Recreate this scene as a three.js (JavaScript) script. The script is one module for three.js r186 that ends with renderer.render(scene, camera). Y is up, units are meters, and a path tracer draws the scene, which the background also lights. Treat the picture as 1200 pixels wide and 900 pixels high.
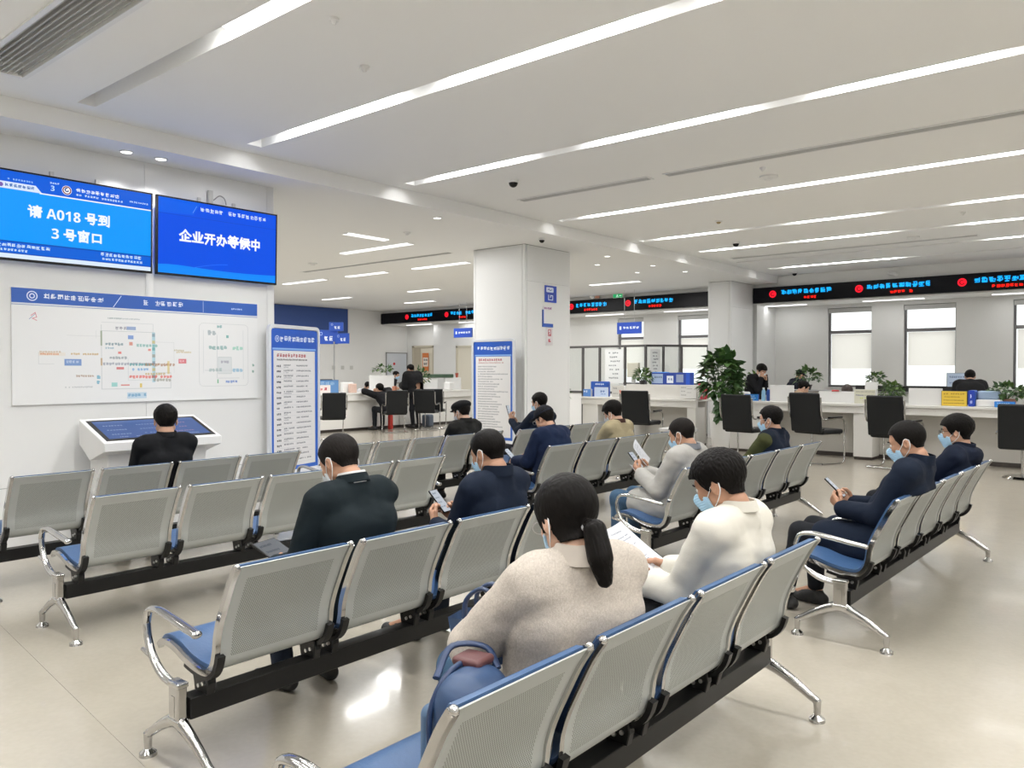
import * as THREE from 'three';
import { RoundedBoxGeometry } from 'three/addons/geometries/RoundedBoxGeometry.js';
import { mergeGeometries, toCreasedNormals } from 'three/addons/utils/BufferGeometryUtils.js';
import { RectAreaLightUniformsLib } from 'three/addons/lights/RectAreaLightUniformsLib.js';
import { ImprovedNoise } from 'three/addons/math/ImprovedNoise.js';

// ---------------------------------------------------------------- camera, sky, exposure
const scene = new THREE.Scene();
const camera = new THREE.PerspectiveCamera(51.65, 4 / 3, 0.05, 100);
const YAW = 40 * Math.PI / 180, PITCH = Math.atan(17 / 930);
camera.position.set(0, 1.5, 0);
camera.lookAt(-Math.sin(YAW) * Math.cos(PITCH), 1.5 - Math.sin(PITCH), -Math.cos(YAW) * Math.cos(PITCH));
const renderer = new THREE.WebGLRenderer();
renderer.toneMapping = THREE.LinearToneMapping;
renderer.toneMappingExposure = 1.0;
renderer.shadowMap.enabled = true;
RectAreaLightUniformsLib.init();
scene.background = new THREE.Color(1.5, 1.5, 1.5);          // overcast daylight outside the windows
const STRIP = 52, STRIP_COLOR = new THREE.Color(1.0, 0.995, 0.985);   // linear ceiling lights

// ---------------------------------------------------------------- helpers
let seed = 7;
const rnd = () => { seed = (seed * 1664525 + 1013904223) >>> 0; return seed / 4294967296; };
const rr = (a, b) => a + (b - a) * rnd();
const V = (x, y, z) => new THREE.Vector3(x, y, z);
const noise = new ImprovedNoise();
const names = {};
function numbered(n) { const k = names[n] = (names[n] ?? -1) + 1; return k ? n + '_' + String(k).padStart(3, '0') : n; }
function tag(o, label, category, group, kind) {
  if (label) o.userData.label = label;
  if (category) o.userData.category = category;
  if (group) o.userData.group = group;
  if (kind) o.userData.kind = kind;
  return o;
}
function thing(name, label, category, pos = [0, 0, 0], turn = 0, group) {
  const o = new THREE.Group(); o.name = numbered(name); scene.add(o);
  o.position.set(...pos); o.rotation.y = turn;
  return tag(o, label, category, group);
}
function part(name, geo, mat, parent, label) {
  const g = Array.isArray(geo) ? merge(geo) : geo;
  const m = new THREE.Mesh(g, mat); m.name = name; m.castShadow = m.receiveShadow = true; parent.add(m);
  if (label) m.userData.label = label;
  return m;
}
function solo(name, geo, mat, label, category, group) {        // a thing that is one mesh
  return tag(part(numbered(name), geo, mat, scene), label, category, group);
}
function struct(name, geo, mat, label) {
  const m = part(names[name] === undefined ? (names[name] = 0, name) : numbered(name), geo, mat, scene);
  return tag(m, label, undefined, undefined, 'structure');
}
function structGroup(name, label) { const g = thing(name, label); g.userData.kind = 'structure'; return g; }
function merge(list) {
  return mergeGeometries(list.map((g) => { const h = g.index ? g.toNonIndexed() : g.clone(); for (const k of Object.keys(h.attributes)) if (!['position', 'normal', 'uv'].includes(k)) h.deleteAttribute(k); return h; }));
}
// box between two corners
function bx(x0, x1, y0, y1, z0, z1, r = 0) {
  const w = Math.abs(x1 - x0), h = Math.abs(y1 - y0), d = Math.abs(z1 - z0);
  const g = r ? new RoundedBoxGeometry(w, h, d, 2, r) : new THREE.BoxGeometry(w, h, d);
  return g.translate((x0 + x1) / 2, (y0 + y1) / 2, (z0 + z1) / 2);
}
function cyl(x, y0, y1, z, r0, r1 = r0, n = 20) { return new THREE.CylinderGeometry(r1, r0, y1 - y0, n).translate(x, (y0 + y1) / 2, z); }
// sphere-swept tube along points; r may be a number or a list; flat scales the section across `up`
function tube(pts, r, { seg = 8, n = 6, flat = 1, closed = false, smooth = true } = {}) {
  const c = smooth ? new THREE.CatmullRomCurve3(pts, closed, 'centripetal') : (() => { const p = new THREE.CurvePath(); for (let i = 1; i < pts.length; i++) p.add(new THREE.LineCurve3(pts[i - 1], pts[i])); return p; })();
  const N = smooth ? (pts.length - 1) * n : pts.length - 1;
  const P = [], nor = [], uv = [], idx = [];
  const fr = c.computeFrenetFrames ? null : null;
  let up = V(0, 0, 1), prev = null;
  for (let i = 0; i <= N; i++) {
    const t = i / N, p = smooth ? c.getPoint(t) : pts[i];
    const a = smooth ? c.getPoint(Math.max(0, t - 1e-3)) : pts[Math.max(0, i - 1)], b = smooth ? c.getPoint(Math.min(1, t + 1e-3)) : pts[Math.min(N, i + 1)];
    const T = b.clone().sub(a).normalize();
    if (!prev) { up = Math.abs(T.z) < 0.9 ? V(0, 0, 1) : V(0, 1, 0); prev = up; }
    const B = prev.clone().addScaledVector(T, -prev.dot(T)).normalize(); prev = B;
    const Nn = T.clone().cross(B);
    const R = Array.isArray(r) ? (() => { const f = t * (r.length - 1), k = Math.min(r.length - 2, Math.floor(f)); return r[k] + (r[k + 1] - r[k]) * (f - k); })() : r;
    for (let j = 0; j <= seg; j++) {
      const q = j / seg * 2 * Math.PI, cs = Math.cos(q), sn = Math.sin(q);
      P.push(p.x + (B.x * cs * flat + Nn.x * sn) * R, p.y + (B.y * cs * flat + Nn.y * sn) * R, p.z + (B.z * cs * flat + Nn.z * sn) * R);
      const nv = V(B.x * cs / flat + Nn.x * sn, B.y * cs / flat + Nn.y * sn, B.z * cs / flat + Nn.z * sn).normalize();
      nor.push(nv.x, nv.y, nv.z); uv.push(j / seg, t);
    }
  }
  for (let i = 0; i < N; i++) for (let j = 0; j < seg; j++) { const a = i * (seg + 1) + j, b = a + seg + 1; idx.push(a, a + 1, b, b, a + 1, b + 1); }
  if (!closed) for (const [row, s] of [[0, 1], [N, -1]]) {
    const o = row * (seg + 1), k = P.length / 3;
    let cx = 0, cy = 0, cz = 0; for (let j = 0; j < seg; j++) { cx += P[(o + j) * 3]; cy += P[(o + j) * 3 + 1]; cz += P[(o + j) * 3 + 2]; }
    const a = smooth ? c.getPoint(0) : pts[0];
    const T = row === 0 ? (smooth ? c.getPoint(0).sub(c.getPoint(1e-3)) : pts[0].clone().sub(pts[1])).normalize() : (smooth ? c.getPoint(1).sub(c.getPoint(1 - 1e-3)) : pts[N].clone().sub(pts[N - 1])).normalize();
    for (let j = 0; j <= seg; j++) { P.push(P[(o + j) * 3], P[(o + j) * 3 + 1], P[(o + j) * 3 + 2]); nor.push(T.x, T.y, T.z); uv.push(0, 0); }
    P.push(cx / seg, cy / seg, cz / seg); nor.push(T.x, T.y, T.z); uv.push(0, 0);
    for (let j = 0; j < seg; j++) s > 0 ? idx.push(k + seg + 1, k + j + 1, k + j) : idx.push(k + seg + 1, k + j, k + j + 1);
  }
  const g = new THREE.BufferGeometry();
  g.setAttribute('position', new THREE.Float32BufferAttribute(P, 3)); g.setAttribute('normal', new THREE.Float32BufferAttribute(nor, 3)); g.setAttribute('uv', new THREE.Float32BufferAttribute(uv, 2)); g.setIndex(idx);
  return g;
}
// solid band that follows a profile in the xy plane, from offset a to offset b along its outer normal, between z0 and z1
function ribbon(pr, a, b, z0, z1) {
  const n = pr.length, pos = [], nor = [], uv = [];
  const nm = pr.map((p, i) => { const q = pr[Math.max(0, i - 1)], r = pr[Math.min(n - 1, i + 1)], tx = r[0] - q[0], ty = r[1] - q[1], l = Math.hypot(tx, ty); return [-ty / l, tx / l]; });
  const L = [0]; for (let i = 1; i < n; i++) L.push(L[i - 1] + Math.hypot(pr[i][0] - pr[i - 1][0], pr[i][1] - pr[i - 1][1]));
  const at = (i, o) => [pr[i][0] + nm[i][0] * o, pr[i][1] + nm[i][1] * o];
  const quad = (A, B, C, D, na, nb, nc, nd, ua, ub, uc, ud) => { for (const [p, q, u] of [[A, na, ua], [B, nb, ub], [C, nc, uc], [A, na, ua], [C, nc, uc], [D, nd, ud]]) { pos.push(...p); nor.push(...q); uv.push(...u); } };
  for (let i = 0; i + 1 < n; i++) {
    const v0 = 1 - L[i] / L[n - 1], v1 = 1 - L[i + 1] / L[n - 1];
    for (const [o, s] of [[b, 1], [a, -1]]) {
      const p = at(i, o), q = at(i + 1, o), N0 = [nm[i][0] * s, nm[i][1] * s, 0], N1 = [nm[i + 1][0] * s, nm[i + 1][1] * s, 0];
      if (s < 0) quad([...p, z0], [...q, z0], [...q, z1], [...p, z1], N0, N1, N1, N0, [0, v0], [0, v1], [1, v1], [1, v0]);
      else quad([...p, z1], [...q, z1], [...q, z0], [...p, z0], N0, N1, N1, N0, [1, v0], [1, v1], [0, v1], [0, v0]);
    }
    for (const [z, s] of [[z0, Math.sign(z0 - z1)], [z1, Math.sign(z1 - z0)]]) {
      const p = at(i, a), q = at(i + 1, a), r = at(i + 1, b), t = at(i, b), N = [0, 0, s];
      if (s < 0) quad([...p, z], [...t, z], [...r, z], [...q, z], N, N, N, N, [0, v0], [0, v0], [0, v1], [0, v1]);
      else quad([...p, z], [...q, z], [...r, z], [...t, z], N, N, N, N, [0, v0], [0, v1], [0, v1], [0, v0]);
    }
  }
  for (const [i, j, s] of [[0, 1, 1], [n - 1, n - 2, 1]]) {
    const l = Math.hypot(pr[i][0] - pr[j][0], pr[i][1] - pr[j][1]), N = [(pr[i][0] - pr[j][0]) / l, (pr[i][1] - pr[j][1]) / l, 0];
    const p = at(i, a), q = at(i, b);
    i ? quad([...p, z0], [...q, z0], [...q, z1], [...p, z1], N, N, N, N, [0, 0], [0, 0], [0, 0], [0, 0]) : quad([...p, z1], [...q, z1], [...q, z0], [...p, z0], N, N, N, N, [0, 0], [0, 0], [0, 0], [0, 0]);
  }
  const g = new THREE.BufferGeometry();
  g.setAttribute('position', new THREE.Float32BufferAttribute(pos, 3)); g.setAttribute('normal', new THREE.Float32BufferAttribute(nor, 3)); g.setAttribute('uv', new THREE.Float32BufferAttribute(uv, 2));
  return g;
}
const spline = (pts, n) => new THREE.SplineCurve(pts.map((p) => new THREE.Vector2(...p))).getPoints(n).map((p) => [p.x, p.y]);
// flat panel facing +x, -x, +z ... with uv 0..1 : width along its own right hand as seen from the front
function card(w, h, t = 0.004) { return new THREE.BoxGeometry(w, h, t); }

// ---------------------------------------------------------------- textures
function canvas(w, h, draw) {
  const c = document.createElement('canvas'); c.width = w; c.height = h; const g = c.getContext('2d'); draw(g, w, h);
  const t = new THREE.CanvasTexture(c); t.colorSpace = THREE.SRGBColorSpace; t.anisotropy = 8; return t;
}
function noiseTex(n, f, { lo = 0, hi = 255, srgb = false, tint = [1, 1, 1], rep } = {}) {
  const d = new Uint8Array(n * n * 4);
  for (let y = 0; y < n; y++) for (let x = 0; x < n; x++) {
    const v = Math.max(0, Math.min(1, f(x / n, y / n)));
    const q = pnoise(x + 0.5, y + 0.5, n, 77) - 0.5;
    for (let c = 0; c < 3; c++) d[(y * n + x) * 4 + c] = Math.max(0, Math.min(255, (lo + (hi - lo) * v) * tint[c] + q));
    d[(y * n + x) * 4 + 3] = 255;
  }
  const t = new THREE.DataTexture(d, n, n); t.magFilter = THREE.LinearFilter; t.wrapS = t.wrapT = THREE.RepeatWrapping; if (srgb) t.colorSpace = THREE.SRGBColorSpace; if (rep) t.repeat.set(rep, rep); t.needsUpdate = true; return t;
}
// periodic value noise
function pnoise(x, y, p, s) {
  const ix = Math.floor(x), iy = Math.floor(y), fx = x - ix, fy = y - iy, h = (a, b) => { a = ((a % p) + p) % p; b = ((b % p) + p) % p; let k = (a * 374761393 + b * 668265263 + s * 982451653) | 0; k = Math.imul(k ^ (k >>> 13), 1274126177); return ((k ^ (k >>> 16)) >>> 0) / 4294967296; };
  const u = fx * fx * (3 - 2 * fx), v = fy * fy * (3 - 2 * fy);
  return (h(ix, iy) * (1 - u) + h(ix + 1, iy) * u) * (1 - v) + (h(ix, iy + 1) * (1 - u) + h(ix + 1, iy + 1) * u) * v;
}
// strokes of the characters on the screens, on a 100 x 100 grid
const GLYPH = {
  '口': [[18, 22, 18, 86], [18, 22, 82, 22, 82, 86], [18, 78, 82, 78]],
  '号': [[28, 10, 28, 38], [28, 10, 72, 10, 72, 38], [28, 36, 72, 36], [8, 50, 92, 50], [36, 50, 30, 66, 74, 66, 72, 82, 64, 94, 48, 90]],
  '到': [[8, 14, 56, 14], [32, 14, 18, 38, 50, 36], [44, 26, 54, 42], [12, 56, 54, 56], [32, 42, 32, 84], [6, 88, 58, 80], [68, 20, 68, 68], [88, 8, 88, 86, 86, 94, 74, 90]],
  '请': [[14, 10, 24, 22], [6, 38, 24, 38, 24, 84, 36, 72], [42, 16, 94, 16], [46, 30, 90, 30], [38, 44, 98, 44], [68, 6, 68, 44], [50, 56, 50, 94], [50, 56, 88, 56, 88, 90, 78, 92], [50, 68, 88, 68], [50, 80, 88, 80]],
  '窗': [[50, 4, 52, 12], [12, 26, 12, 16, 90, 16, 86, 28], [38, 22, 20, 36], [62, 22, 80, 34], [48, 32, 42, 42], [22, 44, 22, 94], [22, 44, 80, 44, 80, 94], [22, 90, 80, 90], [46, 50, 34, 66], [44, 56, 64, 56, 50, 76, 34, 84], [46, 64, 58, 74]],
  '企': [[50, 6, 30, 30, 6, 46], [50, 6, 70, 30, 94, 46], [50, 42, 50, 90], [50, 64, 76, 64], [26, 56, 26, 90], [8, 90, 92, 90]],
  '业': [[38, 10, 38, 86], [62, 10, 62, 86], [14, 32, 26, 66], [88, 30, 74, 66], [6, 88, 94, 88]],
  '开': [[14, 16, 86, 16], [6, 46, 94, 46], [36, 16, 34, 60, 14, 94], [66, 16, 66, 94]],
  '办': [[14, 30, 72, 30, 70, 70, 62, 92, 48, 84], [44, 8, 42, 44, 32, 72, 12, 92], [20, 46, 10, 66], [80, 44, 92, 64]],
  '等': [[22, 4, 8, 22], [18, 14, 46, 14], [28, 14, 34, 24], [62, 4, 50, 20], [58, 14, 92, 14], [70, 14, 78, 24], [20, 34, 80, 34], [50, 26, 50, 48], [6, 48, 94, 48], [8, 64, 92, 64], [66, 54, 66, 86, 62, 96, 46, 92], [28, 72, 38, 84]],
  '候': [[24, 6, 6, 44], [18, 30, 18, 94], [32, 26, 32, 76], [46, 12, 86, 12, 84, 28], [42, 30, 96, 30], [52, 36, 44, 52], [50, 44, 90, 44], [40, 60, 98, 60], [68, 44, 66, 64, 40, 94], [68, 64, 96, 94]],
  '中': [[16, 26, 16, 66], [16, 26, 84, 26, 84, 66], [16, 64, 84, 64], [50, 6, 50, 96]],
};
function strokes(g, list, x, y, s, lw) {
  g.lineWidth = lw; g.lineCap = 'square'; g.lineJoin = 'miter';
  for (const k of list) { g.beginPath(); g.moveTo(x + k[0] * s / 100, y + k[1] * s / 100); for (let i = 2; i < k.length; i += 2) g.lineTo(x + k[i] * s / 100, y + k[i + 1] * s / 100); g.stroke(); }
}
function write(g, text, x, y, s, lw, color) {                 // hanzi by strokes, latin by font; returns the end
  g.strokeStyle = g.fillStyle = color;
  for (const ch of text) {
    if (ch === ' ') x += s * 0.28;
    else if (GLYPH[ch]) { strokes(g, GLYPH[ch], x, y, s * 0.95, lw); x += s; }
    else { g.font = 'bold ' + s * 1.08 + 'px sans-serif'; g.fillText(ch, x, y + s * 0.9); x += g.measureText(ch).width; }
  }
  return x;
}
// a run of small characters that cannot be read in the photograph
function scribble(g, x, y, s, n, color, lw = s * 0.13) {
  g.strokeStyle = color; g.lineWidth = lw; g.lineCap = 'butt';
  for (let i = 0; i < n; i++, x += s * 1.08) {
    if (rnd() < 0.03) continue;
    g.beginPath();
    for (let k = 0; k < 7; k++) {
      const a = rnd() * 0.35, b = 0.62 + rnd() * 0.33, c = 0.08 + ((k * 0.37 + rnd() * 0.3) % 1) * 0.84;
      if (k % 2) { g.moveTo(x + s * c, y + s * a); g.lineTo(x + s * c, y + s * b); } else { g.moveTo(x + s * a * 0.6, y + s * c); g.lineTo(x + s * b, y + s * c); }
    }
    g.stroke();
  }
}

// ---------------------------------------------------------------- materials
const std = (color, roughness = 0.6, o = {}) => new THREE.MeshStandardMaterial({ color, roughness, ...o });
const lin = (r, g, b) => new THREE.Color().setRGB(r, g, b);
const printed = (t, roughness = 0.45) => new THREE.MeshStandardMaterial({ map: t, roughness });
const glow = (t, k = 1) => new THREE.MeshPhysicalMaterial({ specularIntensity: 0.25, color: 0x020202, emissive: 0xffffff, emissiveMap: t, emissiveIntensity: k, roughness: 0.25 });
const floorTex = noiseTex(1024, (u, v) => 0.5 + 0.6 * (pnoise(u * 40, v * 40, 40, 2) - 0.5) + 0.8 * (pnoise(u * 256, v * 256, 256, 3) - 0.5), { lo: 164, hi: 169, srgb: true, tint: [1, 0.96, 0.88], rep: 1 / 4 });
const weave = noiseTex(256, (u, v) => 0.5 + 0.25 * Math.sin(u * 2 * Math.PI * 64) * Math.sin(v * 2 * Math.PI * 64) + 0.5 * (pnoise(u * 90, v * 90, 90, 9) - 0.5), { rep: 8 });
const feltTex = noiseTex(512, (u, v) => 0.55 + 0.6 * (pnoise(u * 128, v * 128, 128, 11) - 0.5) + 0.5 * (pnoise(u * 40, v * 40, 40, 12) - 0.5), { lo: 218, hi: 255, srgb: true, rep: 5 });
const plaster = noiseTex(256, (u, v) => 0.6 * pnoise(u * 32, v * 32, 32, 13) + 0.4 * pnoise(u * 128, v * 128, 128, 14), { rep: 2 });
const MAT = {
  floor: new THREE.MeshPhysicalMaterial({ map: floorTex, roughness: 0.27, clearcoat: 0.35, clearcoatRoughness: 0.08 }),
  wall: std(lin(0.83, 0.83, 0.815), 0.55, { bumpMap: plaster, bumpScale: 0.0004 }),
  wallPanel: std(lin(0.79, 0.795, 0.79), 0.35),
  ceiling: std(lin(0.9, 0.9, 0.89), 0.85, { bumpMap: plaster, bumpScale: 0.0003 }),
  joint: std(lin(0.35, 0.35, 0.34), 0.8),
  white: std(lin(0.82, 0.82, 0.81), 0.35),
  counter: std(lin(0.78, 0.765, 0.73), 0.3),
  counterBack: std(lin(0.62, 0.6, 0.56), 0.5),
  kick: std(lin(0.05, 0.04, 0.035), 0.5),
  chrome: std(lin(0.52, 0.515, 0.51), 0.09, { metalness: 1 }),
  steel: std(lin(0.62, 0.62, 0.62), 0.3, { metalness: 1 }),
  black: new THREE.MeshPhysicalMaterial({ color: lin(0.008, 0.008, 0.008), roughness: 0.35, specularIntensity: 0.5 }),
  blackMatt: std(lin(0.02, 0.02, 0.02), 0.7),
  grey: std(lin(0.3, 0.3, 0.3), 0.5),
  vent: std(lin(0.55, 0.55, 0.54), 0.5),
  pad: std(lin(0.038, 0.092, 0.205), 0.42, { bumpMap: plaster, bumpScale: 0.0006 }),
  leather: new THREE.MeshPhysicalMaterial({ color: lin(0.011, 0.012, 0.013), roughness: 0.45, specularIntensity: 0.45 }),
  signBlue: std(lin(0.03, 0.1, 0.45), 0.4),
  darkBlue: std(lin(0.035, 0.085, 0.3), 0.45),
  glass: new THREE.MeshPhysicalMaterial({ color: lin(0.97, 0.985, 0.98), roughness: 0.03, transmission: 1, thickness: 0 }),
  blind: new THREE.MeshPhysicalMaterial({ color: lin(0.9, 0.87, 0.81), roughness: 1, transmission: 0.72, thickness: 0, side: THREE.DoubleSide }),
  frameDark: std(lin(0.08, 0.075, 0.075), 0.45),
  windowFrame: std(lin(0.16, 0.155, 0.16), 0.4),
  strip: new THREE.MeshStandardMaterial({ color: 0x111111, emissive: STRIP_COLOR, emissiveIntensity: 2.2 }),
  lamp: new THREE.MeshStandardMaterial({ color: 0x111111, emissive: new THREE.Color(1, 0.98, 0.94), emissiveIntensity: 5 }),
};
// uv in metres by the face's main direction
function metric(g) {
  const p = g.attributes.position, n = g.attributes.normal, uv = new Float32Array(p.count * 2);
  for (let i = 0; i < p.count; i++) {
    const ax = Math.abs(n.getX(i)), ay = Math.abs(n.getY(i)), az = Math.abs(n.getZ(i));
    uv[i * 2] = ax > ay && ax > az ? p.getZ(i) : p.getX(i); uv[i * 2 + 1] = ay > ax && ay > az ? p.getZ(i) : p.getY(i);
  }
  g.setAttribute('uv', new THREE.BufferAttribute(uv, 2)); return g;
}
const mb = (...a) => metric(bx(...a));
// ---------------------------------------------------------------- room shell
const SOF = 3.42, TRAY = 3.58, XR = 5, ZB = 5, XL = -20.2, ZLED = -17.38, ZWIN = -18.5, XTV = -7.35, TRX = -6.85;
{ // two cast slabs that meet in one open joint
  const f = structGroup('floor', 'polished beige stone floor of the hall');
  part('bed', bx(XL - 0.2, XR + 0.2, -0.12, -0.002, ZWIN - 0.2, ZB + 0.2), std(lin(0.42, 0.4, 0.34), 0.8), f);
  const slab = (pts) => metric(new THREE.ExtrudeGeometry(new THREE.Shape(pts.map(([x, z]) => new THREE.Vector2(x, -z))), { depth: 0.002, bevelEnabled: false }).rotateX(-Math.PI / 2).translate(0, -0.002, 0));
  const j = (x, d) => [x, -1.082 + 0.1015 * x + d], a = XL - 0.2, b = XR + 0.2;
  part('slab', slab([j(a, -0.0008), j(b, -0.0008), [b, ZWIN - 0.2], [a, ZWIN - 0.2]]), MAT.floor, f); part('slab', slab([j(a, 0.0008), j(b, 0.0008), [b, ZB + 0.2], [a, ZB + 0.2]]), MAT.floor, f);
}
struct('wall_right', mb(XR, XR + 0.2, 0, 3.8, ZWIN - 0.2, ZB + 0.2), MAT.wall, 'plain white wall on the entrance side of the hall');
struct('wall_front', mb(XTV - 0.4, XR, 0, 3.8, ZB, ZB + 0.2), MAT.wall, 'plain white wall behind the seating rows');
struct('wall_left', mb(XL - 0.2, XL, 0, 3.8, ZWIN - 0.2, -4.7), MAT.wall, 'white side wall that carries the large blue panel');
struct('wall_side', mb(XL, XTV - 0.4, 0, 3.8, -4.82, -4.62), MAT.wall, 'white cross wall behind the screen wall');
{ // screen wall with its cladding panels
  const w = structGroup('wall_screen', 'white panelled wall that carries the two screens and the floor plan');
  part('core', mb(XTV - 0.4, XTV - 0.012, 0, SOF + 0.2, -4.82, ZB), MAT.joint, w);
  const zs = [ZB, 2.4, 0.96, -0.52, -1.99, -3.465, -4.75, -4.82];
  for (let i = 0; i + 1 < zs.length; i++) for (const [y0, y1] of [[0, 0.52], [0.526, SOF]]) part('panel', bx(XTV - 0.02, XTV, y0, y1, zs[i + 1] + 0.0015, zs[i] - 0.0015), MAT.wallPanel, w);
  part('end_panel', bx(XTV - 0.41, XTV - 0.001, 0, SOF, -4.835, -4.82), MAT.wallPanel, w);
}
{ // back window wall, built around its openings
  const w = structGroup('wall_back', 'white window wall behind the service counters');
  const op = [[-11.75, -10.94], [-9.93, -8.95], [-6.13, -5.18], [-4.53, -3.53], [-2.52, -1.5], [-0.6, 0.4], [1.3, 2.3]];
  let x = XL - 0.2; const list = [];
  for (const [a, b] of op) { list.push(mb(x, a, 0, 3.8, ZWIN - 0.2, ZWIN)); list.push(mb(a, b, 0, 1.1, ZWIN - 0.2, ZWIN), mb(a, b, 2.89, 3.8, ZWIN - 0.2, ZWIN)); x = b; }
  list.push(mb(x, XR, 0, 3.8, ZWIN - 0.2, ZWIN)); part('masonry', list, MAT.wall, w);
  part('pier', mb(-8.55, -7.35, 0, 3.0, ZWIN, ZLED - 0.05), MAT.wallPanel, w); // return wall beside the pillar
  part('pier', mb(-18.56, -16.4, 0, 3.0, ZWIN, ZWIN + 0.35), MAT.wallPanel, w);
  op.forEach(([a, b], i) => {
    const o = structGroup('window_' + (i + 1), 'tall window with dark frame, white daylight and a cream roller blind');
    const d = 0.045, zi = ZWIN - 0.1;
    part('window_frame', [bx(a, a + d, 1.1, 2.89, zi - 0.03, zi + 0.03), bx(b - d * 0.5, b, 1.1, 2.89, zi - 0.03, zi + 0.03), bx(a + d, b - d * 0.5, 2.84, 2.89, zi - 0.03, zi + 0.03), bx(a + d, b - d * 0.5, 1.1, 1.15, zi - 0.03, zi + 0.03), bx(a + d, b - d * 0.5, 2.31, 2.38, zi - 0.03, zi + 0.03)], MAT.windowFrame, o);
    part('pane', bx(a + d, b - d * 0.5, 2.38, 2.84, zi - 0.004, zi + 0.004), MAT.glass, o);
    part('pane', bx(a + d, b - d * 0.5, 1.15, 2.31, zi - 0.004, zi + 0.004), MAT.glass, o);
    part('roller_box', bx(a + 0.01, b - 0.01, 2.78, 2.88, ZWIN - 0.06, ZWIN - 0.012, 0.01), MAT.vent, o);
    part('roller_blind', new THREE.PlaneGeometry(b - a - 0.1, 2.3 - (i === 3 ? 1.58 : 1.52)).translate((a + b) / 2 + 0.03, (2.3 + (i === 3 ? 1.58 : 1.52)) / 2, ZWIN - 0.05), MAT.blind, o);
    part('sill', bx(a - 0.03, b + 0.03, 1.075, 1.1, ZWIN - 0.2, ZWIN + 0.05, 0.004), MAT.white, o);
  });
  // doors in the far corner
  const d1 = structGroup('door_1', 'cream door with an orange notice in the far corner');
  part('frame', [bx(-19.9, -19.82, 0, 2.3, ZWIN, ZWIN + 0.06), bx(-18.92, -18.84, 0, 2.3, ZWIN, ZWIN + 0.06), bx(-19.9, -18.84, 2.24, 2.3, ZWIN, ZWIN + 0.06)], std(lin(0.55, 0.5, 0.4)), d1);
  part('leaf', bx(-19.82, -18.92, 0, 2.24, ZWIN, ZWIN + 0.03), std(lin(0.72, 0.67, 0.55)), d1);
  part('side_leaf', bx(-19.82, -19.5, 0.02, 2.22, ZWIN + 0.03, ZWIN + 0.05), std(lin(0.5, 0.45, 0.35)), d1);
  const d2 = structGroup('door_2', 'plain cream door beside the second notice stand');
  part('frame', [bx(-17.5, -17.44, 0, 2.25, ZWIN + 0.35, ZWIN + 0.41), bx(-16.6, -16.54, 0, 2.25, ZWIN + 0.35, ZWIN + 0.41), bx(-17.5, -16.54, 2.19, 2.25, ZWIN + 0.35, ZWIN + 0.41)], std(lin(0.6, 0.56, 0.46)), d2);
  part('leaf', bx(-17.44, -16.6, 0, 2.19, ZWIN + 0.35, ZWIN + 0.38), std(lin(0.75, 0.71, 0.6)), d2);
}
// beam above the counters that carries the display band, and the low ceiling behind it
struct('trim_1', mb(XL, XR, 2.97, 3.8, ZLED - 0.2, ZLED), MAT.wall, 'white bulkhead above the service counters');
struct('ceiling_window', mb(XL, XR, 2.97, 3.1, ZWIN, ZLED - 0.2), MAT.ceiling, 'low white ceiling along the windows');
struct('ceiling_side', mb(XL, TRX, SOF, 3.75, ZLED, ZB), MAT.ceiling, 'lower white ceiling over the columns and the side hall');
// main ceiling: panels between the light troughs
const TROUGH = [[-2.655, 0.14, -6.6], [-4.14, 0.15, -6.6], [-6.12, 0.15, -6.64], [-8.985, 0.14, -6.66], [-11.25, 0.14, -6.7], [-12.91, 0.14, -6.5], [-14.65, 0.13, -6.6], [-16.0, 0.13, -6.5], [-0.9, 0.14, -6.5], [0.9, 0.14, -6.5], [2.7, 0.14, -6.5], [-1.965, 0.3, -6.3]];
{
  const c = structGroup('ceiling', 'white suspended ceiling with long recessed light troughs');
  const t = [...TROUGH].sort((a, b) => b[0] - a[0]); let z = ZB;
  for (const [zc, w, x0] of t) {
    part('panel', mb(TRX, XR, TRAY, TRAY + 0.13, zc + w / 2, z), MAT.ceiling, c);
    part('panel_end', mb(TRX, x0, TRAY, TRAY + 0.13, zc - w / 2, zc + w / 2), MAT.ceiling, c);
    z = zc - w / 2;
  }
  part('panel', mb(TRX, XR, TRAY, TRAY + 0.13, ZLED, z), MAT.ceiling, c);
  part('panel_end', mb(0.5, XR, TRAY, TRAY + 0.13, -2.115, -1.815), MAT.ceiling, c);
  part('trough_lid', mb(TRX, XR, TRAY + 0.13, TRAY + 0.22, ZLED, ZB), MAT.ceiling, c);
}
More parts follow.
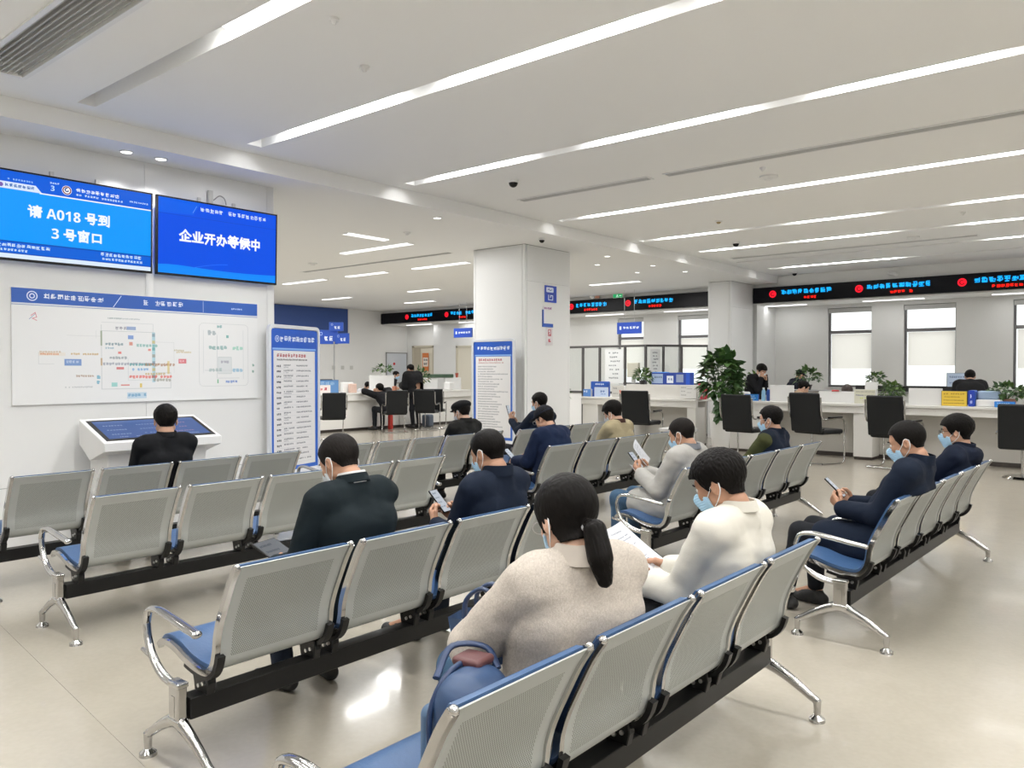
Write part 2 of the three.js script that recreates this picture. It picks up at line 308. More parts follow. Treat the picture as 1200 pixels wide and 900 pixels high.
// light fittings in the troughs: [trough, x0, x1]
const LIT = [[0, -4.65, -2.9], [0, -2.85, -1.2], [0, -0.6, 1.2], [0, 1.8, 3.6],
  [1, -6.2, -4.7], [1, -4.15, -2.5], [1, -2.0, -0.5], [1, 0.1, 1.7], [1, 2.3, 3.9],
  [2, -6.3, -5.02], [2, -4.18, -2.74], [2, -2.06, -0.96], [2, 0.2, 1.7], [2, 2.4, 3.9],
  [3, -6.2, -4.9], [3, -4.85, -3.4], [3, -3.35, -1.9], [3, -1.85, -0.4], [3, 0.2, 1.7], [3, 2.3, 3.9],
  [4, -6.35, -5.23], [4, -4.2, -3.2], [4, -2.07, -0.9], [4, 0.3, 1.5], [4, 2.4, 3.6],
  [5, -6.3, -5.35], [5, -4.76, -3.46], [5, -2.32, -1.1], [5, 0.2, 1.4], [5, 2.4, 3.6],
  [6, -2.25, -0.9], [6, 0.5, 1.8], [7, -6.15, -4.05], [7, -1.5, 0.5], [7, 1.5, 3],
  ...[8, 9, 10].flatMap((i) => [0, 1, 2, 3, 4].map((k) => [i, -6 + k * 2.05, -4.35 + k * 2.05]))];  // unseen rows behind the camera, extra segments added as frontal fill light
function fitting(x, y, z, L, w, along, label, group, k = 1) {
  const o = thing('ceiling_light', label, 'light', [x, y, z], along ? Math.PI / 2 : 0, group);
  part('housing', [bx(-L / 2, L / 2, 0.012, 0.04, -w / 2, w / 2), bx(-L / 2 - 0.004, -L / 2, 0, 0.04, -w / 2, w / 2), bx(L / 2, L / 2 + 0.004, 0, 0.04, -w / 2, w / 2)], MAT.white, o);
  part('diffuser', bx(-L / 2, L / 2, 0, 0.012, -w / 2 + 0.002, w / 2 - 0.002), MAT.strip, o);
  const l = new THREE.RectAreaLight(STRIP_COLOR, STRIP * k, L, w - 0.01); l.name = 'strip_light';
  l.position.set(0, -0.006, 0); l.rotation.x = -Math.PI / 2; o.add(l);
}
for (const [i, a, b] of LIT) { const [zc, w] = TROUGH[i]; fitting((a + b) / 2, TRAY + 0.085, zc, b - a, w - 0.006, false, 'long glowing light in a recessed trough of the main ceiling', 'lights in the ceiling troughs'); }
const LOW = [[-9.78, -8.28, 1.65, 0], [-9.0, -7.45, 0.75, 1], [-14.64, -10.4, 1.5, 0], [-12.55, -10.4, 1.23, 0], [-10.45, -10.4, 1.44, 0], [-14.0, -13.38, 1.07, 0], [-10.8, -13.4, 1.3, 0], [-9.6, -15.0, 1.3, 0], [-12.4, -15.2, 1.3, 0], [-17.6, -10.4, 1.5, 0], [-17.4, -13.4, 1.2, 0], [-16.5, -15.6, 1.2, 0], [-13.2, -7.4, 1.5, 0], [-17, -7.4, 1.5, 0]];
for (const [x, z, L, al] of LOW) fitting(x, SOF - 0.014, z, L, 0.12, al, 'slim glowing light set in the low side ceiling', 'lights in the low side ceiling', 1.75);
for (let x = -19; x < 4; x += 2.4) fitting(x, 2.956, -17.95, 1.2, 0.1, false, 'slim light on the low ceiling along the windows', 'lights along the windows', 0.2);
function downlight(x, z, y = SOF) {
  const o = thing('downlight', 'small round downlight in the low ceiling edge', 'light', [x, y, z], 0, 'round downlights');
  part('ring', new THREE.TorusGeometry(0.052, 0.008, 8, 24).rotateX(Math.PI / 2).translate(0, -0.003, 0), MAT.white, o);
  part('lens', cyl(0, -0.006, 0, 0, 0.046), MAT.lamp, o);
  const l = new THREE.SpotLight(new THREE.Color(1, 0.97, 0.92), 3.2, 0, 0.9, 0.8); l.name = 'downlight_beam'; l.position.set(0, -0.02, 0); l.target.position.set(0, -2, 0); l.castShadow = true; o.add(l, l.target);
}
for (const [x, z] of [[-7.12, -3.51], [-7.12, -3.2], [-7.2, -7.11], [-7.42, -11.35], [-8.16, -12.15], [-7.44, -12.91], [-8.2, -13.62], [-7.41, -14.1], [-7.12, -0.6], [-7.12, 2]]) downlight(x, z);
// ventilation: slotted diffusers and the louvred grille
{
  const v = thing('ceiling_grille', 'wide grey louvred air grille in the ceiling near the screens', 'grille', [0, TRAY, 0]);
  part('frame', [bx(-6.3, 0.5, -0.012, 0, -1.822, -1.79), bx(-6.3, 0.5, -0.012, 0, -2.14, -2.108), bx(-6.33, -6.3, -0.012, 0, -2.14, -1.79), bx(0.5, 0.53, -0.012, 0, -2.14, -1.79)], MAT.white, v);
  for (let i = 0; i < 8; i++) part('slat', bx(-6.3, 0.5, -0.001, 0.001, -0.0145, 0.0145).rotateX(0.55).translate(0, 0.006, -1.84 - i * 0.0358), MAT.vent, v);
  part('duct_plate', bx(-6.3, 0.5, 0.1, 0.105, -2.115, -1.815), MAT.vent, v);
  const mk = (name, z, x0, x1, label) => {
    const d = thing(name, label, 'vent', [0, TRAY, z]);
    part('frame', [bx(x0, x1, -0.01, 0, 0.055, 0.075), bx(x0, x1, -0.01, 0, -0.075, -0.055), bx(x0 - 0.02, x0, -0.01, 0, -0.075, 0.075), bx(x1, x1 + 0.02, -0.01, 0, -0.075, 0.075)], MAT.white, d);
    part('slot', bx(x0, x1, -0.004, 0, -0.055, 0.055), MAT.grey, d);
    for (const q of [-0.03, 0, 0.03]) part('blade', bx(x0, x1, -0.012, -0.004, q - 0.008, q + 0.008), MAT.vent, d);
  };
  mk('air_slot', -7.58, -6.2, -4.42, 'long grey air slot between the ceiling light rows, short end piece');
  mk('air_slot', -7.58, -4.2, -0.4, 'long grey air slot running between the ceiling light rows');
  mk('air_slot', -14.05, -6.4, -2.4, 'dark narrow air slot in the ceiling before the display band');
  const d2 = thing('air_slot', 'thin grey air slot in the low side ceiling', 'vent', [0, SOF, -9.35]);
  part('slot', bx(-13.2, -9.2, -0.006, 0, -0.05, 0.05), MAT.grey, d2); part('frame', [bx(-13.22, -9.18, -0.008, 0, 0.05, 0.07), bx(-13.22, -9.18, -0.008, 0, -0.07, -0.05)], MAT.white, d2);
}
// columns
function column(n, x0, x1, z0, z1, label) {
  const c = structGroup('column_' + n, label);
  part('core', bx(x0 + 0.01, x1 - 0.01, 0, SOF, z0 + 0.01, z1 - 0.01), MAT.joint, c);
  const b = 0.055;
  for (const [y0, y1] of [[0, 2.86], [2.864, SOF - 0.01]]) {
    part('panel', bx(x1 - 0.012, x1, y0, y1, z0 + b, z1 - b), MAT.wallPanel, c); part('panel', bx(x0, x0 + 0.012, y0, y1, z0 + b, z1 - b), MAT.wallPanel, c);
  }
  part('panel', bx(x0 + b, x1 - b, 0, SOF - 0.01, z1 - 0.012, z1), MAT.wallPanel, c); part('panel', bx(x0 + b, x1 - b, 0, SOF - 0.01, z0, z0 + 0.012), MAT.wallPanel, c);
  for (const [x, z] of [[x0, z0], [x0, z1], [x1, z0], [x1, z1]]) part('corner_strip', bx(x === x0 ? x0 : x1 - b + 0.003, x === x0 ? x0 + b - 0.003 : x1, 0, SOF - 0.004, z === z0 ? z0 : z1 - b + 0.003, z === z0 ? z0 + b - 0.003 : z1, 0.012), MAT.wallPanel, c);
}
column(1, -8.72, -7.65, -10.6, -9.42, 'white clad square column behind the notice stand');
column(2, -7.95, -7.41, -17.36, -16.19, 'white clad column beside the display band');

// ---------------------------------------------------------------- display band above the counters
function ledTex(items, L) {
  return canvas(2048, Math.round(2048 * 0.335 / L / 4) * 4, (g, w, h) => {
    const k = w / L; g.fillStyle = '#050507'; g.fillRect(0, 0, w, h);
    for (const [xi, xa, xb, xr0, xr1] of items) {
      const X = (x) => x * k;
      g.strokeStyle = g.fillStyle = '#ff1a2e'; g.beginPath(); g.arc(X(xi), h * 0.46, h * 0.24, 0, 7); g.fill();
      g.strokeStyle = '#5c0008'; g.lineWidth = h * 0.05; g.beginPath(); g.arc(X(xi), h * 0.46, h * 0.12, 0.4, 5.2); g.stroke();
      const s = h * 0.34, n = Math.max(3, Math.round((X(xb) - X(xa)) / (s * 1.08)));
      g.shadowColor = '#0060ff'; g.shadowBlur = 4; scribble(g, X(xa), h * 0.22, s, n, '#16b4ff', s * 0.16); g.shadowBlur = 0;
      const s2 = h * 0.2; scribble(g, X(xr0), h * 0.68, s2, Math.max(2, Math.round((X(xr1) - X(xr0)) / (s2 * 1.08))), '#ff1c10', s2 * 0.22);
    }
  });
}
function led(x0, x1, items, label) {
  const L = x1 - x0, o = thing('display_band', label, 'display', [x0, 2.993, ZLED], 0, 'scrolling display bands above the counters');
  part('case', bx(0, L, 0, 0.342, 0, 0.09, 0.004), MAT.black, o);
  part('screen', new THREE.PlaneGeometry(L - 0.02, 0.33).translate(L / 2, 0.171, 0.0905), glow(ledTex(items.map((a) => a.map((q) => q - x0)), L), 1.3), o);
}
led(-7.39, 0.4, [[-6.94, -6.75, -5.6, -6.25, -5.95], [-5.1, -4.95, -3.62, -4.5, -4.1], [-3.2, -3.0, -1.7, -2.7, -2.2], [-1.3, -1.1, 0.2, -0.8, -0.4]], 'black display band with cyan and red text above the counter with four visitor chairs');
led(-12.6, -7.97, [[-12.45, -12.3, -11.3, -12.1, -11.6], [-10.68, -10.5, -9.4, -10.15, -9.75]], 'black display band with cyan and red text above the glass partition');
led(-20.15, -12.65, [[-18.9, -18.7, -17.72, -18.4, -17.95], [-17.12, -16.95, -16.0, -16.6, -16.3], [-15, -14.8, -13.7, -14.5, -14]], 'black display band with cyan and red text above the far corner doors');

// ---------------------------------------------------------------- screens and printed boards
const TURN = Math.PI / 2;                                     // faces +x
function tv(z0, z1, tex, label, tilt = 0.03) {
  const w = z0 - z1, h = 0.735, o = thing('television', label, 'television', [XTV + 0.07, 2.755, (z0 + z1) / 2], TURN);
  const q = new THREE.Group();
  const R = (g) => g.rotateX(tilt);
  part('back_shell', R(bx(-w / 2 + 0.1, w / 2 - 0.1, -h / 2 + 0.1, h / 2 - 0.1, -0.045, -0.012, 0.01)), MAT.black, o);
  part('bezel', [R(bx(-w / 2, w / 2, h / 2 - 0.014, h / 2, -0.02, 0.016)), R(bx(-w / 2, w / 2, -h / 2, -h / 2 + 0.02, -0.02, 0.016)), R(bx(-w / 2, -w / 2 + 0.014, -h / 2, h / 2, -0.02, 0.016)), R(bx(w / 2 - 0.014, w / 2, -h / 2, h / 2, -0.02, 0.016))], MAT.black, o);
  part('screen', R(new THREE.PlaneGeometry(w - 0.028, h - 0.034).translate(0, 0.003, 0.013)), glow(tex, 1.0), o);
  for (const x of [-0.2, 0.17]) part('wall_mount', bx(x, x + 0.03, -0.25, 0.42, -0.066, -0.04), MAT.steel, o);
  const l = new THREE.RectAreaLight(new THREE.Color(0.12, 0.4, 1), 0.08, w - 0.05, h - 0.05); l.name = 'screen_light'; l.position.set(0, 0, 0.03); l.rotation.y = Math.PI; o.add(l);
}
const tvA = canvas(1280, 730, (g, w, h) => {
  g.fillStyle = '#0a9bff'; g.fillRect(0, 0, w, h);
  g.fillStyle = '#0b5fe0'; g.fillRect(0, 0, w, 150); g.fillStyle = '#dfeaff'; g.beginPath(); g.moveTo(0, 92); g.lineTo(300, 92); g.lineTo(350, 150); g.lineTo(0, 150); g.fill();
  g.fillStyle = '#f4f8ff'; g.fillRect(330, 146, w - 330, 11); g.fillStyle = '#7a5fb0'; g.beginPath(); g.arc(40, 122, 18, 0, 7); g.fill();
  scribble(g, 70, 104, 30, 7, '#3c6fb8'); scribble(g, 90, 58, 18, 10, '#a8d0ff');
  g.fillStyle = '#fff'; g.beginPath(); g.arc(545, 88, 40, 0, 7); g.fill(); g.strokeStyle = '#7a2432'; g.lineWidth = 9; g.beginPath(); g.arc(545, 88, 31, 0, 7); g.stroke(); g.strokeStyle = '#22418c'; g.lineWidth = 10; g.beginPath(); g.arc(545, 84, 14, 0.3, 5); g.stroke();
  g.fillStyle = '#bfe0ff'; g.font = 'bold 62px sans-serif'; g.fillText('3', 415, 112); scribble(g, 410, 36, 18, 4, '#d8ebff');
  scribble(g, 620, 52, 38, 10, '#f0f7ff'); scribble(g, 620, 102, 22, 17, '#d8ebff'); scribble(g, 1080, 88, 18, 9, '#cfe4ff');
  write(g, '请 A018 号到', 240, 258, 112, 16, '#f6faff'); write(g, '3 号窗口', 420, 425, 112, 16, '#f6faff');
  g.fillStyle = '#0a63dc'; g.fillRect(0, 585, w, 100); g.fillStyle = '#0a4fb8'; g.fillRect(0, 585, w, 12); scribble(g, 10, 606, 34, 11, '#dcefff'); scribble(g, 10, 650, 24, 9, '#dcefff');
  scribble(g, 830, 600, 34, 10, '#dcefff'); scribble(g, 840, 645, 26, 13, '#dcefff'); g.fillStyle = '#dfeeff'; g.fillRect(0, 690, w, 40); g.fillStyle = '#0a4fb8'; g.fillRect(0, 684, w, 8);
});
const tvB = canvas(1280, 730, (g, w, h) => {
  g.fillStyle = '#0653ea'; g.fillRect(0, 0, w, h); g.fillStyle = '#0a62ee'; g.beginPath(); g.moveTo(0, 0); g.lineTo(430, 0); g.lineTo(350, 130); g.lineTo(0, 150); g.fill();
  g.strokeStyle = '#7fb2ff'; g.lineWidth = 4; g.beginPath(); g.moveTo(385, 40); g.lineTo(345, 112); g.stroke();
  g.fillStyle = '#0c45cc'; g.fillRect(0, 150, w, 4); scribble(g, 425, 40, 46, 15, '#dbe8ff', 6);
  write(g, '企业开办等候中', 210, 285, 128, 19, '#ffffff');
  g.fillStyle = '#138cff'; g.beginPath(); g.moveTo(0, 650); g.bezierCurveTo(300, 620, 500, 690, w, 650); g.lineTo(w, h); g.lineTo(0, h); g.fill();
  g.strokeStyle = '#2f7bff'; g.lineWidth = 6; g.beginPath(); g.moveTo(330, 660); g.bezierCurveTo(480, 620, 600, 595, 720, 590); g.stroke();
});
tv(-2.21, -3.495, tvA, 'wall television with a light blue queue call showing A018', 0.03);
tv(-3.535, -4.815, tvB, 'wall television with a deep blue waiting notice', 0.03);
{ // floor plan board
  const t = canvas(2048, 880, (g, w, h) => {
    g.fillStyle = '#e9eaea'; g.fillRect(0, 0, w, h); g.fillStyle = '#2a5cb4'; g.fillRect(0, 0, w, 110); g.fillStyle = '#d8dde4'; g.fillRect(0, 110, w, 9); g.fillStyle = '#4a6fb0'; g.fillRect(0, 122, w, 4);
    g.strokeStyle = '#e8eefc'; g.lineWidth = 8; g.beginPath(); g.arc(140, 56, 34, 0, 7); g.stroke(); g.beginPath(); g.arc(140, 56, 16, 0, 7); g.stroke();
    scribble(g, 215, 30, 46, 9, '#f2f6ff', 6); g.lineWidth = 5; g.beginPath(); g.moveTo(800, 10); g.lineTo(735, 105); g.stroke(); scribble(g, 980, 28, 46, 7, '#f2f6ff', 6); g.lineWidth = 3; g.beginPath(); g.moveTo(1510, 8); g.lineTo(1510, 105); g.stroke(); scribble(g, 1780, 50, 18, 6, '#d8e4fc');
    g.globalAlpha = 0.6; const L = (c, lw, ...p) => { g.strokeStyle = c; g.lineWidth = lw; g.beginPath(); g.moveTo(p[0], p[1]); for (let i = 2; i < p.length; i += 2) g.lineTo(p[i], p[i + 1]); g.stroke(); };
    const B = (c, x, y, a, b) => { g.fillStyle = c; g.fillRect(x, y, a, b); };
    L('#c04050', 5, 130, 205, 160, 180, 170, 215, 140, 225, 172, 240); L('#4a60a0', 4, 118, 232, 160, 190);
    L('#b8bcbe', 5, 640, 250, 640, 770, 1210, 770, 1210, 640, 1070, 640, 1070, 300, 640, 300); L('#c2c6c8', 4, 640, 230, 1060, 230, 1060, 300); L('#c6cacc', 4, 850, 520, 850, 700, 1070, 700); L('#c6cacc', 3, 380, 345, 640, 345); L('#c6cacc', 3, 600, 300, 600, 360); L('#c6cacc', 3, 1070, 380, 1240, 380, 1240, 640);
    B('#2f5fb0', 362, 530, 125, 52); scribble(g, 374, 540, 22, 4, '#fff'); B('#8cc0d0', 1050, 300, 26, 420); for (let i = 0; i < 7; i++) B(['#7a8a9a', '#d0b060', '#4a9a9a', '#8a7a6a'][i % 4], 1050, 310 + i * 58, 26, 26);
    B('#7a8a6a', 632, 300, 14, 120); B('#b08a5a', 632, 520, 14, 60); scribble(g, 750, 260, 30, 3, '#667'); B('#5a78b0', 840, 258, 75, 28); B('#3f6cc0', 850, 330, 45, 32); B('#c8604a', 860, 385, 28, 28);
    const bar = (x, y, n, s, c) => scribble(g, x, y, s, n, c, s * 0.3);
    bar(670, 395, 6, 22, '#5f7f88'); bar(920, 400, 7, 24, '#6aa8a0'); bar(670, 430, 4, 16, '#8ab'); B('#d83a30', 770, 466, 26, 18); B('#d85a50', 1016, 438, 24, 18); bar(700, 505, 6, 22, '#7f8890'); bar(650, 555, 18, 22, '#8890a0'); bar(860, 560, 8, 22, '#50a0a0'); bar(880, 600, 6, 22, '#5a9ad0'); B('#c84040', 756, 592, 60, 20); bar(990, 560, 10, 24, '#a07050'); bar(990, 640, 8, 20, '#c0a060'); bar(860, 662, 14, 24, '#d84a40'); bar(1060, 690, 6, 24, '#909080'); B('#6ac0b8', 716, 718, 46, 34); B('#d8b020', 945, 728, 18, 34); B('#c83a30', 790, 735, 70, 10); B('#a8c8e0', 840, 802, 160, 50); bar(848, 812, 6, 24, '#5a98c0');
    bar(185, 470, 8, 18, '#c0a080'); B('#e8ddd0', 180, 480, 190, 26); bar(190, 486, 9, 14, '#d08050'); L('#c0c4c6', 3, 180, 480, 180, 570, 290, 570); bar(410, 482, 12, 16, '#c09a60'); bar(445, 655, 8, 16, '#a0806a'); bar(600, 660, 1, 30, '#4a98b8'); bar(600, 700, 1, 30, '#4a98b8'); bar(365, 745, 16, 12, '#b0b4b6'); bar(690, 190, 8, 12, '#9aa'); bar(690, 190, 20, 12, '#a8b0b4');
    B('#c83040', 1280, 520, 70, 40); scribble(g, 1290, 528, 22, 2, '#fff'); bar(1260, 455, 8, 16, '#c8b890'); B('#d8c070', 1180, 540, 20, 110); bar(1240, 440, 6, 14, '#b8a880');
    g.setLineDash([10, 8]); g.strokeStyle = '#9aa0a4'; g.lineWidth = 4; g.beginPath(); g.roundRect(1470, 200, 480, 560, 40); g.stroke(); g.setLineDash([]);
    L('#b0b6ba', 4, 1640, 300, 1640, 690, 1860, 690); L('#b0b6ba', 4, 1520, 620, 1900, 620); L('#b8bec2', 3, 1510, 260, 1510, 640); L('#b8bec2', 3, 1900, 250, 1900, 700); B('#d4d8da', 1650, 500, 130, 150); L('#9aa', 3, 1650, 500, 1780, 500, 1780, 650, 1650, 650, 1650, 500); bar(1675, 530, 3, 26, '#99a');
    bar(1560, 400, 5, 34, '#6a9a98'); bar(1790, 400, 3, 34, '#7ac0a8'); B('#3f8f88', 1730, 300, 24, 26); bar(1550, 262, 2, 40, '#8a9aa0'); bar(1560, 600, 4, 30, '#9ab0b0'); bar(1790, 600, 3, 34, '#7ab0d0'); B('#2e9a5a', 1640, 700, 12, 36); bar(1720, 712, 5, 22, '#4a70c0'); bar(1640, 212, 2, 24, '#5a9a98'); bar(1990, 560, 1, 24, '#5a8a78'); bar(1990, 620, 1, 24, '#5a8a78');
  });
  const o = thing('floor_plan_board', 'white printed hall plan with a blue heading under the screens', 'board', [XTV + 0.012, 1.69, -3.485], TURN);
  part('board', bx(-1.135, 1.135, -0.487, 0.487, -0.011, 0.009, 0.003), MAT.white, o);
  part('print', new THREE.PlaneGeometry(2.268, 0.972).translate(0, 0, 0.0095), printed(t, 0.4), o);
}
{ // touch kiosk
  const o = thing('touch_kiosk', 'white slanted touch screen kiosk against the screen wall', 'kiosk', [0, 0, -3.345]);
  const pr = (pts, z0, z1) => { const s = new THREE.Shape(pts.map((p) => new THREE.Vector2(...p))); return new THREE.ExtrudeGeometry(s, { depth: z1 - z0 - 0.016, bevelEnabled: true, bevelSize: 0.008, bevelThickness: 0.008, bevelSegments: 2 }).translate(0, 0, z0 + 0.008); };
  part('head', pr([[-7.22, 1.06], [-6.73, 0.885], [-6.73, 0.83], [-7.02, 0.74], [-7.22, 0.86]], -0.52, 0.52), MAT.white, o);
  part('pedestal', pr([[-7.2, 0.84], [-6.86, 0.78], [-6.96, 0.03], [-7.2, 0.03]], -0.44, 0.44), MAT.white, o);
  part('foot_plate', bx(-7.25, -6.8, 0, 0.03, -0.5, 0.5, 0.008), MAT.white, o);
  const a = Math.atan2(0.175, 0.49), L = Math.hypot(0.49, 0.175);
  const S = (g) => g.rotateY(TURN).rotateZ(-a).translate(-6.975, 0.973, 0);
  part('bezel', S(new THREE.BoxGeometry(0.97, 0.44, 0.012).rotateX(-Math.PI / 2)).translate(0, 0.004, 0), MAT.black, o);
  const t = canvas(1024, 448, (g, w, h) => { g.fillStyle = '#4668ac'; g.fillRect(0, 0, w, h); g.fillStyle = '#5878b8'; g.fillRect(0, 0, w, 60); for (let i = 0; i < 9; i++) scribble(g, 60 + (i % 3) * 320, 110 + Math.floor(i / 3) * 110, 26, 7, ['#9db6e0', '#8aa6d8', '#b58fb0'][i % 3]); for (let i = 0; i < 5; i++) scribble(g, 90 + i * 180, 400, 20, 5, '#a8bde4'); });
  part('screen', S(new THREE.PlaneGeometry(0.9, 0.375).rotateX(-Math.PI / 2)).translate(0, 0.0115, 0), glow(t, 0.75), o);
  part('vent_mark', bx(-7.0, -6.97, 0.79, 0.8, 0.438, 0.442), MAT.grey, o);
}
// notice stands
function stand(pos, turn, label, dense) {
  const o = thing('notice_stand', label, 'stand', pos, turn);
  const W = 0.87, H = 1.97, rs = (w, h, r) => { const s = new THREE.Shape(), x = -w / 2, y = 0; s.moveTo(x, y); s.lineTo(x + w, y); s.lineTo(x + w, y + h - r); s.quadraticCurveTo(x + w, y + h, x + w - r, y + h); s.lineTo(x + r, y + h); s.quadraticCurveTo(x, y + h, x, y + h - r); s.closePath(); return s; };
  const out = rs(W, H - 0.06, 0.07), hole = rs(W - 0.06, H - 0.09, 0.05); out.holes.push(new THREE.Path(hole.getPoints(8).reverse()));
  part('frame', new THREE.ExtrudeGeometry(out, { depth: 0.03, bevelEnabled: true, bevelSize: 0.004, bevelThickness: 0.004, bevelSegments: 2, curveSegments: 8 }).translate(0, 0.06, -0.015), std(lin(0.7, 0.72, 0.76), 0.3), o);
  const t = canvas(700, 1560, (g, w, h) => {
    g.fillStyle = '#e4e8ee'; g.fillRect(0, 0, w, h); g.fillStyle = '#2d66c8'; g.fillRect(0, 0, w, 1290); g.fillStyle = '#1f58c0'; g.fillRect(0, 0, w, 170);
    g.fillStyle = '#8fbdf5'; g.fillRect(30, 172, w - 60, 16); g.fillStyle = '#ecebec'; g.fillRect(42, 196, w - 84, 1058);
    g.strokeStyle = '#dfe9ff'; g.lineWidth = 7; if (!dense) { g.beginPath(); g.arc(95, 90, 26, 0, 7); g.stroke(); g.beginPath(); g.arc(95, 90, 9, 0, 7); g.stroke(); }
    scribble(g, dense ? 70 : 135, 62, 54, dense ? 10 : 9, '#e8f0ff', 8);
    scribble(g, 90, 222, 36, 11, '#b05058', 5); scribble(g, 90, 270, 16, 26, dense ? '#b88' : '#666', 3);
    for (let y = 320, i = 0; y < 1210; y += dense ? 33 : 48, i++) {
      if (dense) { scribble(g, 80, y, 17, Math.round(rr(14, 29)), '#9a9da4', 3); }
      else { scribble(g, 85, y + 6, 20, 3, '#5a5d64', 5); scribble(g, 185, y, 16, Math.round(rr(6, 9)), '#83868d', 3); if (rnd() < 0.7) scribble(g, 185, y + 20, 13, Math.round(rr(4, 9)), '#a8abb0', 2); scribble(g, 370, y + 3, 16, Math.round(rr(8, 14)), '#83868d', 3); g.fillStyle = '#c4c8cc'; g.fillRect(80, y + 38, w - 170, 2); }
    }
    g.fillStyle = '#f2f4f8'; g.fillRect(0, 1290, w, 60); g.fillStyle = '#8db8ea'; g.fillRect(0, 1350, w, 70); g.fillStyle = '#5f95dc'; g.fillRect(0, 1420, w, 60); g.fillStyle = '#2c5fb4'; g.fillRect(0, 1480, w, 80);
  });
  part('poster', bx(-W / 2 + 0.03, W / 2 - 0.03, 0.1, H - 0.04, -0.006, 0.006), MAT.white, o);
  part('print', new THREE.PlaneGeometry(W - 0.06, H - 0.14).translate(0, (H + 0.06) / 2, 0.0066), printed(t, 0.35), o);
  part('base', [bx(-W / 2 + 0.03, W / 2 - 0.03, 0, 0.012, -0.17, 0.17, 0.004), bx(-0.3, -0.26, 0, 0.1, -0.02, 0.02), bx(0.26, 0.3, 0, 0.1, -0.02, 0.02)], MAT.steel, o);
}
stand([-7.2 - 0.135, 0, -4.66 - 0.414], Math.PI / 2 + 0.314, 'blue framed notice stand with red headed list at the screen wall end', false);
stand([-8.1, 0, -9.2], 0, 'blue framed notice stand full of fine print before the column', true);
// ---------------------------------------------------------------- waiting benches
const holes = canvas(512, 1024, (g, w, h) => {
  g.fillStyle = '#b0b4b2'; g.fillRect(0, 0, w, h); g.fillStyle = '#66675d';
  for (let j = 0; j < 62; j++) for (let i = 0; i < 51; i++) { const x = 54 + i * 8 + (j % 2) * 4, y = 78 + j * 7; if (y > 470) continue; g.beginPath(); g.arc(x, y, 2.2, 0, 7); g.fill(); }
});
const holesBump = canvas(512, 1024, (g, w, h) => {
  g.fillStyle = '#fff'; g.fillRect(0, 0, w, h); g.fillStyle = '#000';
  for (let j = 0; j < 62; j++) for (let i = 0; i < 51; i++) { const x = 54 + i * 8 + (j % 2) * 4, y = 78 + j * 7; if (y > 470) continue; g.beginPath(); g.arc(x, y, 2.4, 0, 7); g.fill(); }
}); holesBump.colorSpace = THREE.NoColorSpace;
const MSHELL = std(0xffffff, 0.42, { map: holes, metalness: 0.35, bumpMap: holesBump, bumpScale: 0.001 });
const PROF = spline([[0.004, 0.795], [-0.01, 0.775], [-0.034, 0.737], [-0.072, 0.662], [-0.112, 0.578], [-0.134, 0.512], [-0.142, 0.455], [-0.163, 0.4], [-0.208, 0.368], [-0.29, 0.37], [-0.37, 0.386], [-0.44, 0.408], [-0.5, 0.418], [-0.545, 0.412], [-0.57, 0.39]], 44);
const LOWP = PROF.filter((p) => p[1] < 0.47 && p[0] > -0.36);
const BEN = {};
function benchGeo(sw) {
  if (BEN[sw]) return BEN[sw];
  const h = sw / 2, f = 0.021;
  return BEN[sw] = {
    shell: ribbon(PROF, -0.002, 0.002, -h + f, h - f),
    pad: ribbon(PROF.slice(0).map((p, i) => (i === 0 ? [p[0] - 0.004, p[1] + 0.006] : p)), -0.026, -0.003, -h + f + 0.004, h - f - 0.004),
    frame: [-1, 1].map((s) => ribbon(PROF, -0.013, 0.011, s > 0 ? h - f : -h, s > 0 ? h : -h + f)),
    cap: [-1, 1].map((s) => new THREE.SphereGeometry(0.0135, 10, 8).scale(1, 1, 0.9).translate(0.004, 0.796, s * (h - f / 2))),
    bracket: [-1, 1].map((s) => merge([ribbon(LOWP, 0.009, 0.028, s > 0 ? h - 0.034 : -h + 0.002, s > 0 ? h - 0.002 : -h + 0.034),
      new THREE.ExtrudeGeometry(new THREE.Shape([[-0.205, 0.36], [-0.2, 0.325], [-0.21, 0.286], [-0.295, 0.286], [-0.302, 0.32], [-0.315, 0.358]].map((p) => new THREE.Vector2(...p))), { depth: 0.028, bevelEnabled: true, bevelSize: 0.003, bevelThickness: 0.003, bevelSegments: 1 }).translate(0, 0, s > 0 ? h - 0.04 : -h + 0.012)])),
    bolt: [-1, 1].map((s) => merge([[-0.225, 0.325], [-0.255, 0.312]].map(([x, y]) => new THREE.CylinderGeometry(0.008, 0.008, 0.05, 8).rotateX(Math.PI / 2).translate(x, y, s * (h - 0.024))))),
  };
}
const armPath = [V(-0.13, 0.548, 0), V(-0.2, 0.556, 0), V(-0.32, 0.572, 0), V(-0.43, 0.582, 0), V(-0.49, 0.566, 0), V(-0.512, 0.515, 0), V(-0.5, 0.455, 0), V(-0.46, 0.392, 0), V(-0.38, 0.34, 0), V(-0.28, 0.325, 0), V(-0.25, 0.322, 0)];
const ARM = merge([tube(armPath.slice(0, 6), [0.013, 0.014, 0.014, 0.013, 0.012, 0.012], { seg: 12, n: 5, flat: 1.45 }), tube(armPath.slice(5), [0.012, 0.0125, 0.013, 0.014, 0.014, 0.014], { seg: 12, n: 5, flat: 1.3 }), new THREE.SphereGeometry(0.016, 12, 8).scale(0.7, 0.9, 1.35).translate(-0.13, 0.548, 0)]);
const ARMBAR = tube([V(-0.255, 0.322, 0), V(-0.37, 0.345, 0), V(-0.46, 0.385, 0), V(-0.55, 0.402, 0)], [0.015, 0.013, 0.011, 0.008], { seg: 10, n: 4, flat: 0.9 });
